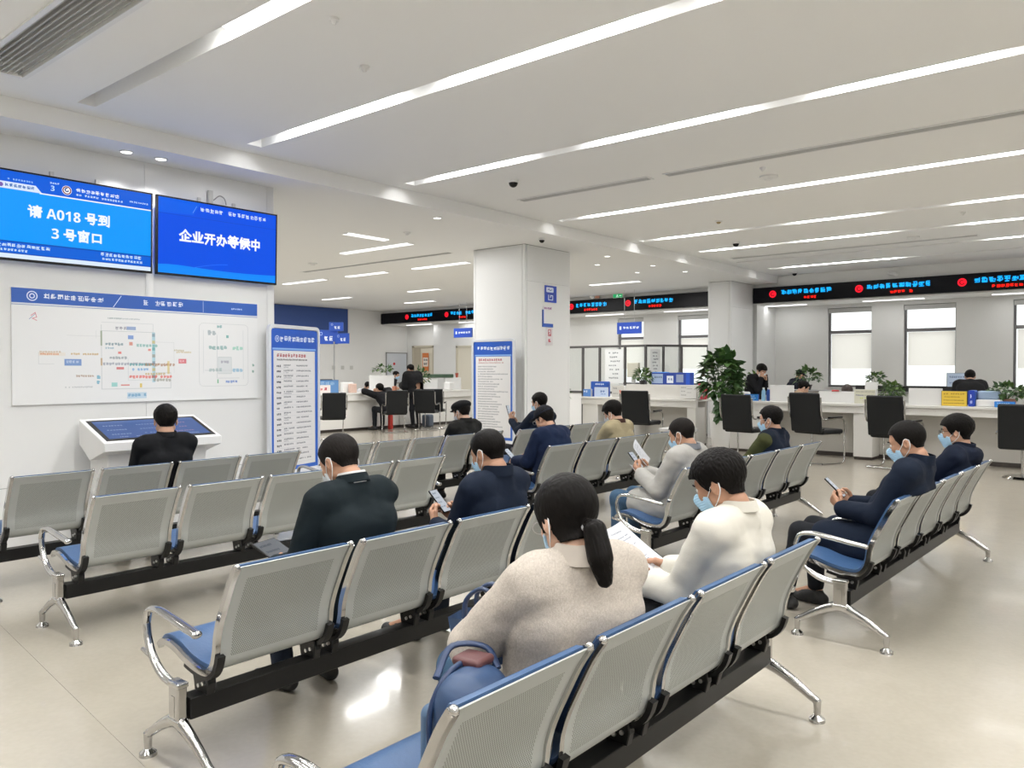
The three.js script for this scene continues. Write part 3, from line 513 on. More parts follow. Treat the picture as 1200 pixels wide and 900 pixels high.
const FOOT = (x) => merge([cyl(x, 0.028, 0.09, 0, 0.014, 0.017, 14), cyl(x, 0, 0.012, 0, 0.034, 0.032, 20), cyl(x, 0.012, 0.03, 0, 0.03, 0.012, 20)]);
const LEG = {
  post: merge([bx(-0.295, -0.225, 0.2, 0.345, -0.02, 0.02, 0.008), bx(-0.3, -0.22, 0.195, 0.215, -0.024, 0.024, 0.006), bx(-0.272, -0.248, 0.222, 0.3, 0.0195, 0.0215), bx(-0.3, -0.22, 0.33, 0.352, -0.023, 0.023, 0.007)]),
  rear: merge([tube([V(-0.275, 0.205, 0), V(-0.225, 0.195, 0), V(-0.13, 0.15, 0), V(-0.05, 0.1, 0), V(-0.025, 0.085, 0), V(-0.022, 0.07, 0)], [0.028, 0.027, 0.021, 0.018, 0.017, 0.015], { seg: 12, n: 5, flat: 0.85 }), FOOT(-0.022)]),
  front: merge([tube([V(-0.245, 0.205, 0), V(-0.295, 0.195, 0), V(-0.39, 0.15, 0), V(-0.47, 0.1, 0), V(-0.495, 0.085, 0), V(-0.498, 0.07, 0)], [0.028, 0.027, 0.021, 0.018, 0.017, 0.015], { seg: 12, n: 5, flat: 0.85 }), FOOT(-0.498)]),
};
// facing -x: back edge on x, seats from z0 towards -z
function bench(x, z0, n, pitch, label, { turn = 0, mids = [] } = {}) {
  const o = thing('waiting_bench', label, 'bench', [x, 0, z0], turn, 'steel waiting benches in rows');
  const G = benchGeo(+(pitch - 0.042).toFixed(3)), L = n * pitch;
  for (let i = 0; i < n; i++) {
    const s = new THREE.Group(); s.name = 'seat_unit'; s.position.z = -(i + 0.5) * pitch; o.add(s);
    part('perforated_shell', G.shell, MSHELL, s); part('cushion', G.pad, MAT.pad, s);
    for (const k of [0, 1]) { part('side_frame', G.frame[k], MAT.chrome, s); part('end_cap', G.cap[k], MAT.chrome, s); part('bracket', G.bracket[k], MAT.black, s); part('bolt', G.bolt[k], MAT.steel, s); }
  }
  part('beam', bx(-0.29, -0.215, 0.208, 0.288, -L - 0.03, 0.03, 0.004), MAT.black, o);
  for (const z of [0.055, -L - 0.055]) {
    const l = new THREE.Group(); l.name = 'leg'; l.position.z = z; o.add(l);
    part('post', LEG.post, MAT.chrome, l); part('rear_strut', LEG.rear, MAT.chrome, l); part('front_strut', LEG.front, MAT.chrome, l);
  }
  for (const z of [0.05, -L - 0.05, ...mids.map((i) => -i * pitch)]) { const a = new THREE.Group(); a.name = 'armrest'; a.position.z = z; o.add(a); part('arm_loop', ARM, MAT.chrome, a); part('support', ARMBAR, MAT.chrome, a); }
  return o;
}
bench(-1.14, -1.135, 4, 0.555, 'four seat steel bench under the woman with the ponytail');
bench(-1.14, -4.52, 5, 0.512, 'five seat steel bench under the man in a long navy coat', { turn: -0.015, mids: [1] });
bench(-2.555, -1.49, 4, 0.57, 'four seat steel bench under the man in the dark green blazer');
bench(-2.65, -5.02, 5, 0.568, 'five seat steel bench under the man in the grey coat');
bench(-4.56, -1.82, 5, 0.557, 'empty five seat steel bench in the row before the kiosk bench');
bench(-4.38, -5.72, 4, 0.59, 'four seat steel bench under the man in the tan jacket');
bench(-5.8, -1.82, 4, 0.567, 'four seat steel bench facing the touch kiosk');
bench(-5.9, -4.52, 5, 0.474, 'steel bench in the row facing the fine print notice stand');
bench(-5.85, -7.08, 4, 0.53, 'steel bench facing the white column');
// ---------------------------------------------------------------- figures: distance fields meshed with surface nets
const hyp = Math.hypot;
const cap = (a, b, ra, rb = ra) => { const dx = b.x - a.x, dy = b.y - a.y, dz = b.z - a.z, l2 = dx * dx + dy * dy + dz * dz || 1e-9; return (x, y, z) => { const px = x - a.x, py = y - a.y, pz = z - a.z; let t = (px * dx + py * dy + pz * dz) / l2; t = t < 0 ? 0 : t > 1 ? 1 : t; return hyp(px - dx * t, py - dy * t, pz - dz * t) - ra - (rb - ra) * t; }; };
const ell = (c, rx, ry, rz) => (x, y, z) => { const px = (x - c.x) / rx, py = (y - c.y) / ry, pz = (z - c.z) / rz, k = hyp(px, py, pz), m = hyp(px / rx, py / ry, pz / rz); return k < 1e-6 ? -Math.min(rx, ry, rz) : k * (k - 1) / m; };
const smin = (a, b, k) => { const h = Math.max(k - Math.abs(a - b), 0) / k; return Math.min(a, b) - h * h * k * 0.25; };
const blend = (list, k) => (x, y, z) => { let d = list[0](x, y, z); for (let i = 1; i < list.length; i++) d = smin(d, list[i](x, y, z), k); return d; };
function nets(f, lo, hi, h, project = 1) {
  const nx = Math.ceil((hi.x - lo.x) / h) + 1, ny = Math.ceil((hi.y - lo.y) / h) + 1, nz = Math.ceil((hi.z - lo.z) / h) + 1, W = new Float32Array(nx * ny * nz);
  // coarse pass skips the cells far from the surface
  const B = 4;
  for (let k = 0; k < nz; k += B) for (let j = 0; j < ny; j += B) for (let i = 0; i < nx; i += B) {
    const m = (B - 1) / 2, d = f(lo.x + (i + m) * h, lo.y + (j + m) * h, lo.z + (k + m) * h), far = Math.abs(d) > h * B * 1.5 + 0.03;
    for (let c = k; c < Math.min(nz, k + B); c++) for (let b = j; b < Math.min(ny, j + B); b++) for (let a = i; a < Math.min(nx, i + B); a++) W[(c * ny + b) * nx + a] = far ? d : f(lo.x + a * h, lo.y + b * h, lo.z + c * h);
  }
  const id = new Int32Array(nx * ny * nz).fill(-1), P = [], idx = [];
  const off = [0, 1, nx, nx + 1, nx * ny, nx * ny + 1, nx * ny + nx, nx * ny + nx + 1];
  const ed = [[0, 1], [2, 3], [4, 5], [6, 7], [0, 2], [1, 3], [4, 6], [5, 7], [0, 4], [1, 5], [2, 6], [3, 7]];
  for (let k = 0; k < nz - 1; k++) for (let j = 0; j < ny - 1; j++) for (let i = 0; i < nx - 1; i++) {
    const o = (k * ny + j) * nx + i; let s = 0; for (let q = 0; q < 8; q++) if (W[o + off[q]] < 0) s |= 1 << q;
    if (s === 0 || s === 255) continue;
    let x = 0, y = 0, z = 0, n = 0;
    for (const [a, b] of ed) { const va = W[o + off[a]], vb = W[o + off[b]]; if (va < 0 === vb < 0) continue; const t = va / (va - vb); x += (a & 1) + ((b & 1) - (a & 1)) * t; y += (a >> 1 & 1) + ((b >> 1 & 1) - (a >> 1 & 1)) * t; z += (a >> 2) + ((b >> 2) - (a >> 2)) * t; n++; }
    id[o] = P.length / 3; P.push(lo.x + (i + x / n) * h, lo.y + (j + y / n) * h, lo.z + (k + z / n) * h);
  }
  const sx = 1, sy = nx, sz = nx * ny;
  for (let k = 1; k < nz - 1; k++) for (let j = 1; j < ny - 1; j++) for (let i = 1; i < nx - 1; i++) {
    const o = (k * ny + j) * nx + i, a = W[o] < 0;
    for (const [s, u, v] of [[sx, sy, sz], [sy, sz, sx], [sz, sx, sy]]) {
      if (a === W[o + s] < 0) continue;
      const p = id[o], q = id[o - u], r = id[o - u - v], t = id[o - v];
      if (p < 0 || q < 0 || r < 0 || t < 0) continue;
      a ? idx.push(p, q, r, p, r, t) : idx.push(p, r, q, p, t, r);
    }
  }
  const N = new Float32Array(P.length), uv = new Float32Array(P.length / 3 * 2), e = h * 0.5;
  for (let i = 0; i < P.length; i += 3) {
    let [x, y, z] = [P[i], P[i + 1], P[i + 2]], gx, gy, gz, l;
    for (let it = 0; it <= project; it++) {
      gx = f(x + e, y, z) - f(x - e, y, z); gy = f(x, y + e, z) - f(x, y - e, z); gz = f(x, y, z + e) - f(x, y, z - e); l = hyp(gx, gy, gz) || 1;
      if (it < project) { let d = f(x, y, z); d = Math.max(-h * 0.7, Math.min(h * 0.7, d)) * 0.8; x -= gx / l * d; y -= gy / l * d; z -= gz / l * d; }
    }
    P[i] = x; P[i + 1] = y; P[i + 2] = z; N[i] = gx / l; N[i + 1] = gy / l; N[i + 2] = gz / l; uv[i / 3 * 2] = x + z * 0.8; uv[i / 3 * 2 + 1] = y + z * 0.35;
  }
  const g = new THREE.BufferGeometry(); g.setAttribute('position', new THREE.Float32BufferAttribute(P, 3)); g.setAttribute('normal', new THREE.BufferAttribute(N, 3)); g.setAttribute('uv', new THREE.BufferAttribute(uv, 2)); g.setIndex(idx); return g;
}
// head, origin between the ears, z towards the face
const CRAN = [V(0, 0.032, -0.012), 0.0755, 0.087, 0.097];
const cran = ell(...CRAN), faceE = ell(V(0, -0.03, 0.026), 0.0605, 0.08, 0.062);
const jaw = (s) => cap(V(s * 0.047, -0.058, 0.005), V(s * 0.012, -0.096, 0.06), 0.024, 0.021);
const faceF = blend([cran, faceE, jaw(1), jaw(-1), cap(V(-0.03, 0.024, 0.07), V(0.03, 0.024, 0.07), 0.0145), cap(V(0, 0.004, 0.083), V(0, -0.03, 0.104), 0.0075, 0.0125), cap(V(-0.033, -0.022, 0.066), V(0.033, -0.022, 0.066), 0.019), cap(V(-0.018, -0.066, 0.08), V(0.018, -0.066, 0.08), 0.0085), cap(V(0, -0.05, -0.022), V(0, -0.18, -0.045), 0.051, 0.056)], 0.022);
const ears = [1, -1].map((s) => ell(V(s * 0.079, -0.01, -0.012), 0.0085, 0.031, 0.0185)), conch = [1, -1].map((s) => ell(V(s * 0.088, -0.008, -0.008), 0.006, 0.018, 0.010));
const headF = (x, y, z) => { let d = faceF(x, y, z); for (const s of [1, -1]) d = Math.max(d, -ell(V(s * 0.033, 0.004, 0.092), 0.015, 0.010, 0.012)(x, y, z) * 0.6); d = smin(d, Math.min(ears[0](x, y, z), ears[1](x, y, z)), 0.008); return Math.max(d, -Math.min(conch[0](x, y, z), conch[1](x, y, z)), -0.122 - y); };
const HEAD = nets(headF, V(-0.1, -0.18, -0.13), V(0.1, 0.14, 0.13), 0.0045);
const lim = (tab) => (z) => { for (let i = 1; i < tab.length; i++) if (z >= tab[i][0]) { const [a, p] = tab[i - 1], [b, q] = tab[i]; return q + (p - q) * (z - b) / (a - b); } return tab[tab.length - 1][1]; };
function hairGeo(tab, th, rough, extra) {
  const L = lim(tab);
  return nets((x, y, z) => {
    const top = Math.max(0, Math.min(1, (y + 0.03) / 0.1)), t = th[1] + (th[0] - th[1]) * top;
    let d = faceF(x, y, z) - t; if (Math.abs(d) < 0.02) d += rough * (noise.noise(x * 150, y * 40, z * 150) + 0.35 * noise.noise(x * 60, y * 60 + 7, z * 60));
    d = Math.max(d, (L(z) + 0.004 * noise.noise(x * 220, 3, z * 220) - y) * 0.75);
    if (extra) d = smin(d, extra(x, y, z), 0.012);
    return d;
  }, V(-0.125, -0.3, -0.21), V(0.125, 0.17, 0.15), 0.0048);
}
const shortTab = [[0.2, 0.075], [0.075, 0.068], [0.05, 0.06], [0.038, 0.02], [0.022, -0.012], [0.004, -0.006], [-0.012, 0.022], [-0.03, 0.0], [-0.05, -0.045], [-0.2, -0.07]];
const HAIR = {
  short: hairGeo(shortTab, [0.016, 0.006], 0.0032),
  crop: hairGeo(shortTab, [0.0095, 0.004], 0.0012),
  thick: hairGeo([[0.2, 0.06], [0.085, 0.055], [0.055, 0.045], [0.04, 0.01], [0.02, -0.02], [0.004, -0.01], [-0.012, 0.018], [-0.03, -0.01], [-0.05, -0.055], [-0.2, -0.082]], [0.024, 0.009], 0.003),
  pony: hairGeo([[0.2, 0.085], [0.08, 0.072], [0.05, 0.05], [0.03, 0.0], [0.015, -0.035], [0.0, -0.02], [-0.02, -0.03], [-0.04, -0.075], [-0.2, -0.085]], [0.016, 0.014], 0.0012,
    (x, y, z) => { const w = 0.0022 * noise.noise(x * 260, y * 14, z * 260); return Math.min(cap(V(0, -0.05, -0.112), V(0.004, -0.07, -0.138), 0.021, 0.029)(x, y, z), cap(V(0.004, -0.07, -0.138), V(0.008, -0.145, -0.14), 0.033, 0.036)(x, y, z), cap(V(0.008, -0.145, -0.14), V(0.004, -0.205, -0.13), 0.036, 0.022)(x, y, z)) + w; }),
};
const CAPHAT = nets((x, y, z) => { let d = Math.max(cran(x, y, z) - 0.016, 0.036 - 0.12 * z - y); const brim = Math.max(ell(V(0, 0.036, 0.085), 0.085, 0.012, 0.085)(x, y, z), -z + 0.05); return smin(d, brim, 0.012); }, V(-0.13, -0.06, -0.15), V(0.13, 0.17, 0.2), 0.005);
const BERET = nets((x, y, z) => { const d = Math.max(ell(V(0, 0.072, -0.012), 0.108, 0.06, 0.125)(x, y, z), 0.03 - y); return smin(d, ell(V(0, 0.042, 0.1), 0.06, 0.009, 0.05)(x, y, z), 0.01); }, V(-0.13, -0.02, -0.16), V(0.13, 0.16, 0.18), 0.005);
const maskTab = lim([[0.3, 0.0], [0.105, -0.006], [0.08, -0.018], [0.04, -0.034], [-0.3, -0.04]]);
const maskF = blend([faceE, jaw(1), jaw(-1), cap(V(0, -0.012, 0.092), V(0, -0.03, 0.108), 0.012, 0.016), cap(V(0, -0.06, 0.09), V(0, -0.1, 0.068), 0.017, 0.015)], 0.032);
const MASK = nets((x, y, z) => { let d = maskF(x, y, z) - 0.0055 + 0.0012 * Math.sin(y * 620) * (z > 0.06 ? 1 : 0); return Math.max(d, (y - maskTab(z)) * 0.9, -0.116 - y, 0.034 - 0.18 * (-0.06 - y) - z); }, V(-0.09, -0.13, 0.0), V(0.09, 0.02, 0.14), 0.0038);
const LOOP = [1, -1].map((s) => merge([tube([V(s * 0.06, -0.04, 0.045), V(s * 0.078, -0.01, 0.012), V(s * 0.083, 0.02, -0.014), V(s * 0.082, 0.008, -0.034)], 0.0022, { seg: 5, n: 3 }), tube([V(s * 0.082, 0.008, -0.034), V(s * 0.083, -0.026, -0.03), V(s * 0.072, -0.06, 0.0), V(s * 0.054, -0.088, 0.042)], 0.0022, { seg: 5, n: 3 })]));
const GLASSES = merge([1, -1].flatMap((s) => [new THREE.TorusGeometry(0.023, 0.0016, 6, 22).scale(1.05, 0.8, 1).translate(s * 0.034, 0.002, 0.109), tube([V(s * 0.058, 0.008, 0.106), V(s * 0.075, 0.01, 0.06), V(s * 0.081, 0.008, -0.005), V(s * 0.08, -0.012, -0.03)], 0.0016, { seg: 5, n: 3 })]).concat([tube([V(-0.011, 0.004, 0.11), V(0, 0.007, 0.113), V(0.011, 0.004, 0.11)], 0.0015, { seg: 5, n: 3 })]));
const EYES = [1, -1].map((s) => new THREE.SphereGeometry(0.011, 12, 8).translate(s * 0.033, 0.003, 0.077)), IRIS = [1, -1].map((s) => new THREE.SphereGeometry(0.0058, 10, 8).translate(s * 0.033, 0.002, 0.0832));
const BROWS = [1, -1].map((s) => tube([V(s * 0.016, 0.024, 0.0975), V(s * 0.034, 0.03, 0.0925), V(s * 0.052, 0.022, 0.077)], [0.0028, 0.0036, 0.002], { seg: 6, n: 4 }));
// hand: wrist at the origin, fingers along z, palm down, thumb towards +x
function handGeo(curl, spread = 0.006) {
  const pr = [cap(V(0, 0, -0.03), V(0, 0, 0.02), 0.025, 0.026), cap(V(-0.022, 0, 0.03), V(-0.027, 0.002, 0.082), 0.0145, 0.0125), cap(V(-0.004, 0.002, 0.03), V(-0.009, 0.004, 0.088), 0.0155, 0.0125), cap(V(0.012, 0, 0.03), V(0.011, 0.003, 0.088), 0.0155, 0.0125), cap(V(0.02, -0.002, 0.025), V(0.028, 0.001, 0.082), 0.015, 0.012)];
  const palm = blend(pr, 0.018), fs = [];
  for (const [i, x, L] of [[0, -0.029, 0.062], [1, -0.01, 0.074], [2, 0.011, 0.078], [3, 0.03, 0.07]]) {
    let a = curl * 0.5 + i * 0.05, p = V(x, 0.002, 0.086); const seg = [0.46, 0.31, 0.24];
    for (let k = 0; k < 3; k++) { const q = p.clone().add(V((x / 0.03) * spread * seg[k], -Math.sin(a), Math.cos(a)).normalize().multiplyScalar(L * seg[k])); fs.push(cap(p, q, 0.0095 - k * 0.0008, 0.0092 - k * 0.001)); p = q; a += curl * (k ? 0.6 : 0.9); }
  }
  const t0 = V(0.026, -0.006, 0.018), t1 = V(0.05, -0.018, 0.05), t2 = V(0.054, -0.03, 0.078), t3 = V(0.047, -0.036, 0.1);
  const th = blend([cap(t0, t1, 0.0145, 0.0115), cap(t1, t2, 0.011, 0.0105), cap(t2, t3, 0.01, 0.0085)], 0.006);
  return nets((x, y, z) => { let d = palm(x, y, z), m = fs[0](x, y, z); for (let i = 1; i < fs.length; i++) m = Math.min(m, fs[i](x, y, z)); return smin(smin(d, m, 0.007), th(x, y, z), 0.009); }, V(-0.07, -0.13, -0.07), V(0.08, 0.04, 0.2), 0.0038);
}
const HANDS = { grip: handGeo(1.15), soft: handGeo(0.55) };
const MIRROR = new THREE.Matrix4().makeScale(-1, 1, 1);
function mirrored(g) { const m = g.clone().applyMatrix4(MIRROR); const a = m.index.array; for (let i = 0; i < a.length; i += 3) { const t = a[i]; a[i] = a[i + 1]; a[i + 1] = t; } const n = m.attributes.normal; return m; }
const HANDL = Object.fromEntries(Object.entries(HANDS).map(([k, g]) => [k, g])), HANDR = Object.fromEntries(Object.entries(HANDS).map(([k, g]) => [k, mirrored(g)]));
const SKIN = { a: std(lin(0.50, 0.285, 0.19), 0.5), b: std(lin(0.42, 0.225, 0.14), 0.5), c: std(lin(0.58, 0.36, 0.26), 0.5) };
const MHAIR = new THREE.MeshPhysicalMaterial({ color: lin(0.006, 0.005, 0.0045), roughness: 0.5, specularIntensity: 0.18 }), MHAIRB = new THREE.MeshPhysicalMaterial({ color: lin(0.011, 0.009, 0.008), roughness: 0.6, specularIntensity: 0.2 }), MMASK = std(lin(0.42, 0.66, 0.86), 0.75), MMASKW = std(lin(0.7, 0.75, 0.8), 0.75), MLOOP = std(lin(0.8, 0.82, 0.84), 0.7), MEYE = std(lin(0.75, 0.72, 0.68), 0.3), MIRIS = std(lin(0.012, 0.008, 0.006), 0.2);
const cloths = {};
const cloth = (r, g, b, o = {}) => cloths[[r, g, b, o.k]] ??= new THREE.MeshPhysicalMaterial({ color: lin(r, g, b), roughness: o.rough ?? 0.85, bumpMap: o.felt ? feltTex : weave, bumpScale: o.felt ? 0.0012 : 0.0005, map: o.felt ? feltTex : null, specularIntensity: 0.35, sheen: o.sheen ?? 0.06, sheenRoughness: 0.5, sheenColor: lin(Math.min(1, r * 2 + 0.02), Math.min(1, g * 2 + 0.02), Math.min(1, b * 2 + 0.02)) });
function ik(s, w, la, lb, pole) {
  const d = w.clone().sub(s); let L = d.length(); const D = d.clone().normalize(); L = Math.min(L, la + lb - 0.002);
  const a = (la * la - lb * lb + L * L) / (2 * L), h = Math.sqrt(Math.max(0, la * la - a * a)), P = pole.clone().addScaledVector(D, -pole.dot(D)).normalize();
  return s.clone().addScaledVector(D, a).addScaledVector(P, h);
}
// collar band round the neck in the frame of the neck base
function collarGeo({ r = 0.066, h = 0.042, gap = 0.35, flare = 0.012, drop = 0 } = {}) {
  const n = 40, pos = [], idx = [], rows = [];
  for (let i = 0; i <= n; i++) {
    const f = gap + (2 * Math.PI - 2 * gap) * i / n, c = Math.sin(f), s = Math.cos(f), front = Math.max(0, s);   // f = 0 in front
    const y0 = -0.012 - 0.04 * front * front, pts = drop ? [[r + 0.002, y0], [r + 0.003, y0 + h], [r + 0.009, y0 + h + 0.004], [r + 0.02 + flare, y0 + h - drop], [r + 0.016 + flare, y0 + h - drop - 0.002]] : [[r + flare, y0], [r + flare * 0.3, y0 + h], [r + flare * 0.3 + 0.007, y0 + h], [r + flare + 0.009, y0 - 0.004]];
    for (const [q, y] of pts) pos.push(q * c * 1.02, y, q * s * 1.06 - 0.006); rows.push(pts.length);
  }
  const m = rows[0]; for (let i = 0; i < n; i++) for (let j = 0; j < m; j++) { const a = i * m + j, b = i * m + (j + 1) % m, c = a + m, d = b + m; idx.push(a, b, c, b, d, c); }
  for (const o of [0, n * m]) for (let j = 1; j + 1 < m; j++) o ? idx.push(o, o + j, o + j + 1) : idx.push(o, o + j + 1, o + j);
  const g = new THREE.BufferGeometry(); g.setAttribute('position', new THREE.Float32BufferAttribute(pos, 3)); g.setAttribute('uv', new THREE.Float32BufferAttribute(new Float32Array(pos.length / 3 * 2), 2)); g.setIndex(idx);
  const t = toCreasedNormals(g, 0.7); return t;
}
const PEOPLE = [];
function person(s) {
  const o = thing('person', s.label, 'person', [s.x, s.y ?? 0, s.z], -Math.PI / 2 + (s.turn ?? 0), s.group);
  o.scale.setScalar(s.scale ?? 0.99);
  const H = s.stand ? 0.92 : 0.475, ts = s.ts ?? 1, fat = s.fat ?? 0, cell = s.cell ?? 0.011, k = s.k ?? 1;
  const lean = s.lean ?? 0.08, bend = s.bend ?? 0.25;                       // lower and upper spine, forward
  const up = (a) => V(0, Math.cos(a), Math.sin(a)), P = V(0, H, s.hz ?? 0);
  const a1 = lean, a2 = lean + bend, L1 = P.clone().addScaledVector(up(a1), 0.2 * ts), C = L1.clone().addScaledVector(up((a1 + a2) / 2), 0.14 * ts), N = C.clone().addScaledVector(up(a2), 0.155 * ts);
  const hp = s.pitch ?? 0.3, hy = s.yaw ?? 0, hr = s.roll ?? 0, Q = new THREE.Quaternion().setFromEuler(new THREE.Euler(hp, hy, hr, 'YXZ'));
  const nk = N.clone().addScaledVector(up(a2 * 0.6 + hp * 0.4), 0.05), hs = s.hs ?? 1, hc = nk.clone().add(V(0, 0.088, 0.03).multiplyScalar(hs).applyQuaternion(Q));
  const side = (v, d, dz = 0) => V(d, v.y, v.z + dz), wS = s.sh ?? 0.186;
  const S = {}, E = {}, Wr = {};
  for (const [n, q] of [['L', 1], ['R', -1]]) {
    S[n] = N.clone().addScaledVector(up(a2), -0.045 * ts).add(V(q * wS, (s.shrug ?? 0), 0.005));
    Wr[n] = s['w' + n] ? V(...s['w' + n]) : V(q * 0.09, H + 0.14, 0.3);
    E[n] = ik(S[n], Wr[n], 0.285, 0.25, s['p' + n] ? V(...s['p' + n]) : V(q * 0.38, -1, -0.4));
  }
  // joints of the legs
  const leg = {};
  for (const [n, q] of [['L', 1], ['R', -1]]) {
    const kn = s['k' + n] ?? [0.12, 0.02], ft = s['f' + n] ?? [0.12, 0.42], hip = V(q * 0.09, H, P.z);
    leg[n] = s.stand ? { hip, knee: V(q * 0.1, 0.49, P.z + 0.03), ankle: V(q * 0.105, 0.085, P.z - 0.02), toe: V(q * 0.125, 0.035, P.z + 0.15) } : { hip, knee: V(q * kn[0], 0.475 + kn[1], P.z + 0.42), ankle: V(q * ft[0], 0.1, ft[1]), toe: V(q * (ft[0] + 0.03), 0.035, ft[1] + 0.16) };
  }
  const torso = (g, low = true) => [
    ...(low ? [cap(side(P, -0.075), side(P, 0.075), 0.112 + g + fat * 0.5)] : []),
    cap(side(L1, -0.06, 0.0), side(L1, 0.06, 0.0), 0.106 + g + fat, 0.106 + g + fat), cap(side(P, -0.06, 0.015), side(L1, -0.055, 0.01), 0.105 + g + fat * 0.7), cap(side(P, 0.06, 0.015), side(L1, 0.055, 0.01), 0.105 + g + fat * 0.7),
    cap(side(L1, -0.06), side(C, -0.088), 0.1 + g + fat * 0.6, 0.1 + g), cap(side(L1, 0.06), side(C, 0.088), 0.1 + g + fat * 0.6, 0.1 + g), cap(side(C, -0.09), side(C, 0.09), 0.102 + g),
    cap(S.L.clone().add(V(-0.03, 0.005, 0)), S.R.clone().add(V(0.03, 0.005, 0)), 0.066 + g * 0.8), cap(C, N.clone().add(V(0, -0.03, -0.005)), 0.1 + g, 0.055 + g * 0.5), cap(S.L.clone().add(V(-0.05, 0.01, -0.005)), N.clone().add(V(0.025, -0.012, -0.012)), 0.06 + g * 0.6, 0.043), cap(S.R.clone().add(V(0.05, 0.01, -0.005)), N.clone().add(V(-0.025, -0.012, -0.012)), 0.06 + g * 0.6, 0.043)];
  const arms = (g, end = 1) => ['L', 'R'].flatMap((n) => { const w = E[n].clone().lerp(Wr[n], end); return [cap(S[n], E[n], 0.058 + g, 0.045 + g), cap(E[n], w, 0.045 + g, 0.034 + g)]; });
  const legs = (g, end = 0.93) => ['L', 'R'].flatMap((n) => { const q = leg[n], a = q.knee.clone().lerp(q.ankle, end); return [cap(q.hip, q.knee, 0.083 + g, 0.06 + g), cap(q.knee, a, 0.058 + g, 0.042 + g)]; });
  const all = [P, L1, C, N, S.L, S.R, E.L, E.R, Wr.L, Wr.R], legJ = ['L', 'R'].flatMap((n) => [leg[n].hip, leg[n].knee, leg[n].ankle]);
  const box = (js, m) => { const b = new THREE.Box3().setFromPoints(js); return [b.min.addScalar(-m), b.max.addScalar(m)]; };
  const bk = (s.b ?? 9) - s.x, ct = Math.cos(s.turn ?? 0), sn = Math.sin(s.turn ?? 0), cutBack = (d, x, y, z0) => { if (s.b === undefined || y > 0.95) return d; const z = z0 * ct - x * sn, zb = -bk + 0.176 - (Math.max(y, 0.42) - 0.455) * 0.424 - Math.max(0, y - 0.785) * 3; return Math.max(d, (zb - z) * 0.9); };
  // the body itself, under the clothes: neck, trunk and limbs, with head and hands of finer grain
  const bodyF = blend([...torso(-0.012), ...arms(-0.008), ...legs(-0.01, 1), cap(N.clone().add(V(0, -0.04, -0.01)), nk, 0.05, 0.048), cap(nk, hc.clone().add(V(0, -0.075, -0.022).applyQuaternion(Q)), 0.048, 0.047), ...['L', 'R'].map((n) => cap(leg[n].ankle, leg[n].toe, 0.034, 0.026))], 0.03);
  const heads = HEAD.clone().applyMatrix4(new THREE.Matrix4().compose(hc, Q, V(hs, hs, hs)));
  const hand = ['L', 'R'].filter((n) => !s.noHands).map((n) => {
    const d = Wr[n].clone().sub(E[n]).normalize(), f = (s['d' + n] ? V(...s['d' + n]) : d).normalize(), palm = (s['n' + n] ? V(...s['n' + n]) : V(n === 'L' ? -0.7 : 0.7, -0.4, -0.5)).normalize();
    const Z = f, Y = palm.clone().negate().addScaledVector(Z, palm.dot(Z)).normalize(), X = Y.clone().cross(Z);
    // thumb on +x of the mesh: the left hand with its palm down has it towards -x of the body
    const g = (n === 'R' ? HANDL : HANDR)[s['g' + n] ?? 'grip'].clone();
    return g.applyMatrix4(new THREE.Matrix4().makeBasis(X, Y, Z).setPosition(Wr[n]));
  });
  part('body', [nets((x, y, z) => cutBack(bodyF(x, y, z), x, y, z - 0.01), ...box([...all, ...legJ, leg.L.toe, leg.R.toe, nk], 0.16), Math.max(0.016, cell * 1.4)), heads, ...hand], SKIN[s.skin ?? 'a'], o);
  const hp_ = (name, g, m, lab) => { const q = part(name, g, m, o, lab); q.position.copy(hc); q.quaternion.copy(Q); q.scale.setScalar(hs); return q; };
  for (const k of [0, 1]) { part('iris', IRIS[k], MIRIS, hp_('eye', EYES[k], MEYE)); hp_('eyebrow', BROWS[k], MHAIR); }
  if (s.hair !== null) hp_('hair', HAIR[s.hair ?? 'short'], s.hairMat ?? MHAIR);
  if (s.hat === 'cap') hp_('cap', CAPHAT, s.hatMat ?? cloth(0.012, 0.014, 0.022));
  if (s.hat === 'beret') hp_('flat_cap', BERET, s.hatMat ?? cloth(0.01, 0.01, 0.011));
  if (s.mask !== null) { hp_('face_mask', MASK, s.mask === 'white' ? MMASKW : MMASK); for (const l of LOOP) hp_('mask_loop', l, MLOOP); }
  if (s.glasses) hp_('glasses', GLASSES, s.glasses === 'silver' ? MAT.steel : MAT.black);
  if (s.hair === 'pony') hp_('hair_tie', new THREE.TorusGeometry(0.0215, 0.006, 8, 20).rotateX(0.9).translate(0.001, -0.058, -0.115), MAT.grey);
  // clothes
  const fold = s.fold ?? 0.005, wr = (x, y, z) => noise.noise(x * 9 + 3 * (s.seed ?? 1), y * 14, z * 9) * fold + noise.noise(x * 24, y * 36 + (s.seed ?? 1), z * 24) * fold * 0.3;
  const extra = []; const G = 0.012 + (s.loose ?? 0);
  if (s.hood) { const b = N.clone(); extra.push(cap(b.clone().add(V(-0.085, 0.0, -0.02)), b.clone().add(V(-0.05, -0.03, -0.085)), 0.034, 0.04), cap(b.clone().add(V(-0.05, -0.03, -0.085)), b.clone().add(V(0.05, -0.03, -0.085)), 0.042), cap(b.clone().add(V(0.05, -0.03, -0.085)), b.clone().add(V(0.085, 0.0, -0.02)), 0.04, 0.034), cap(b.clone().add(V(0, -0.05, -0.09)), b.clone().add(V(0, -0.11, -0.1)), 0.045, 0.03)); }
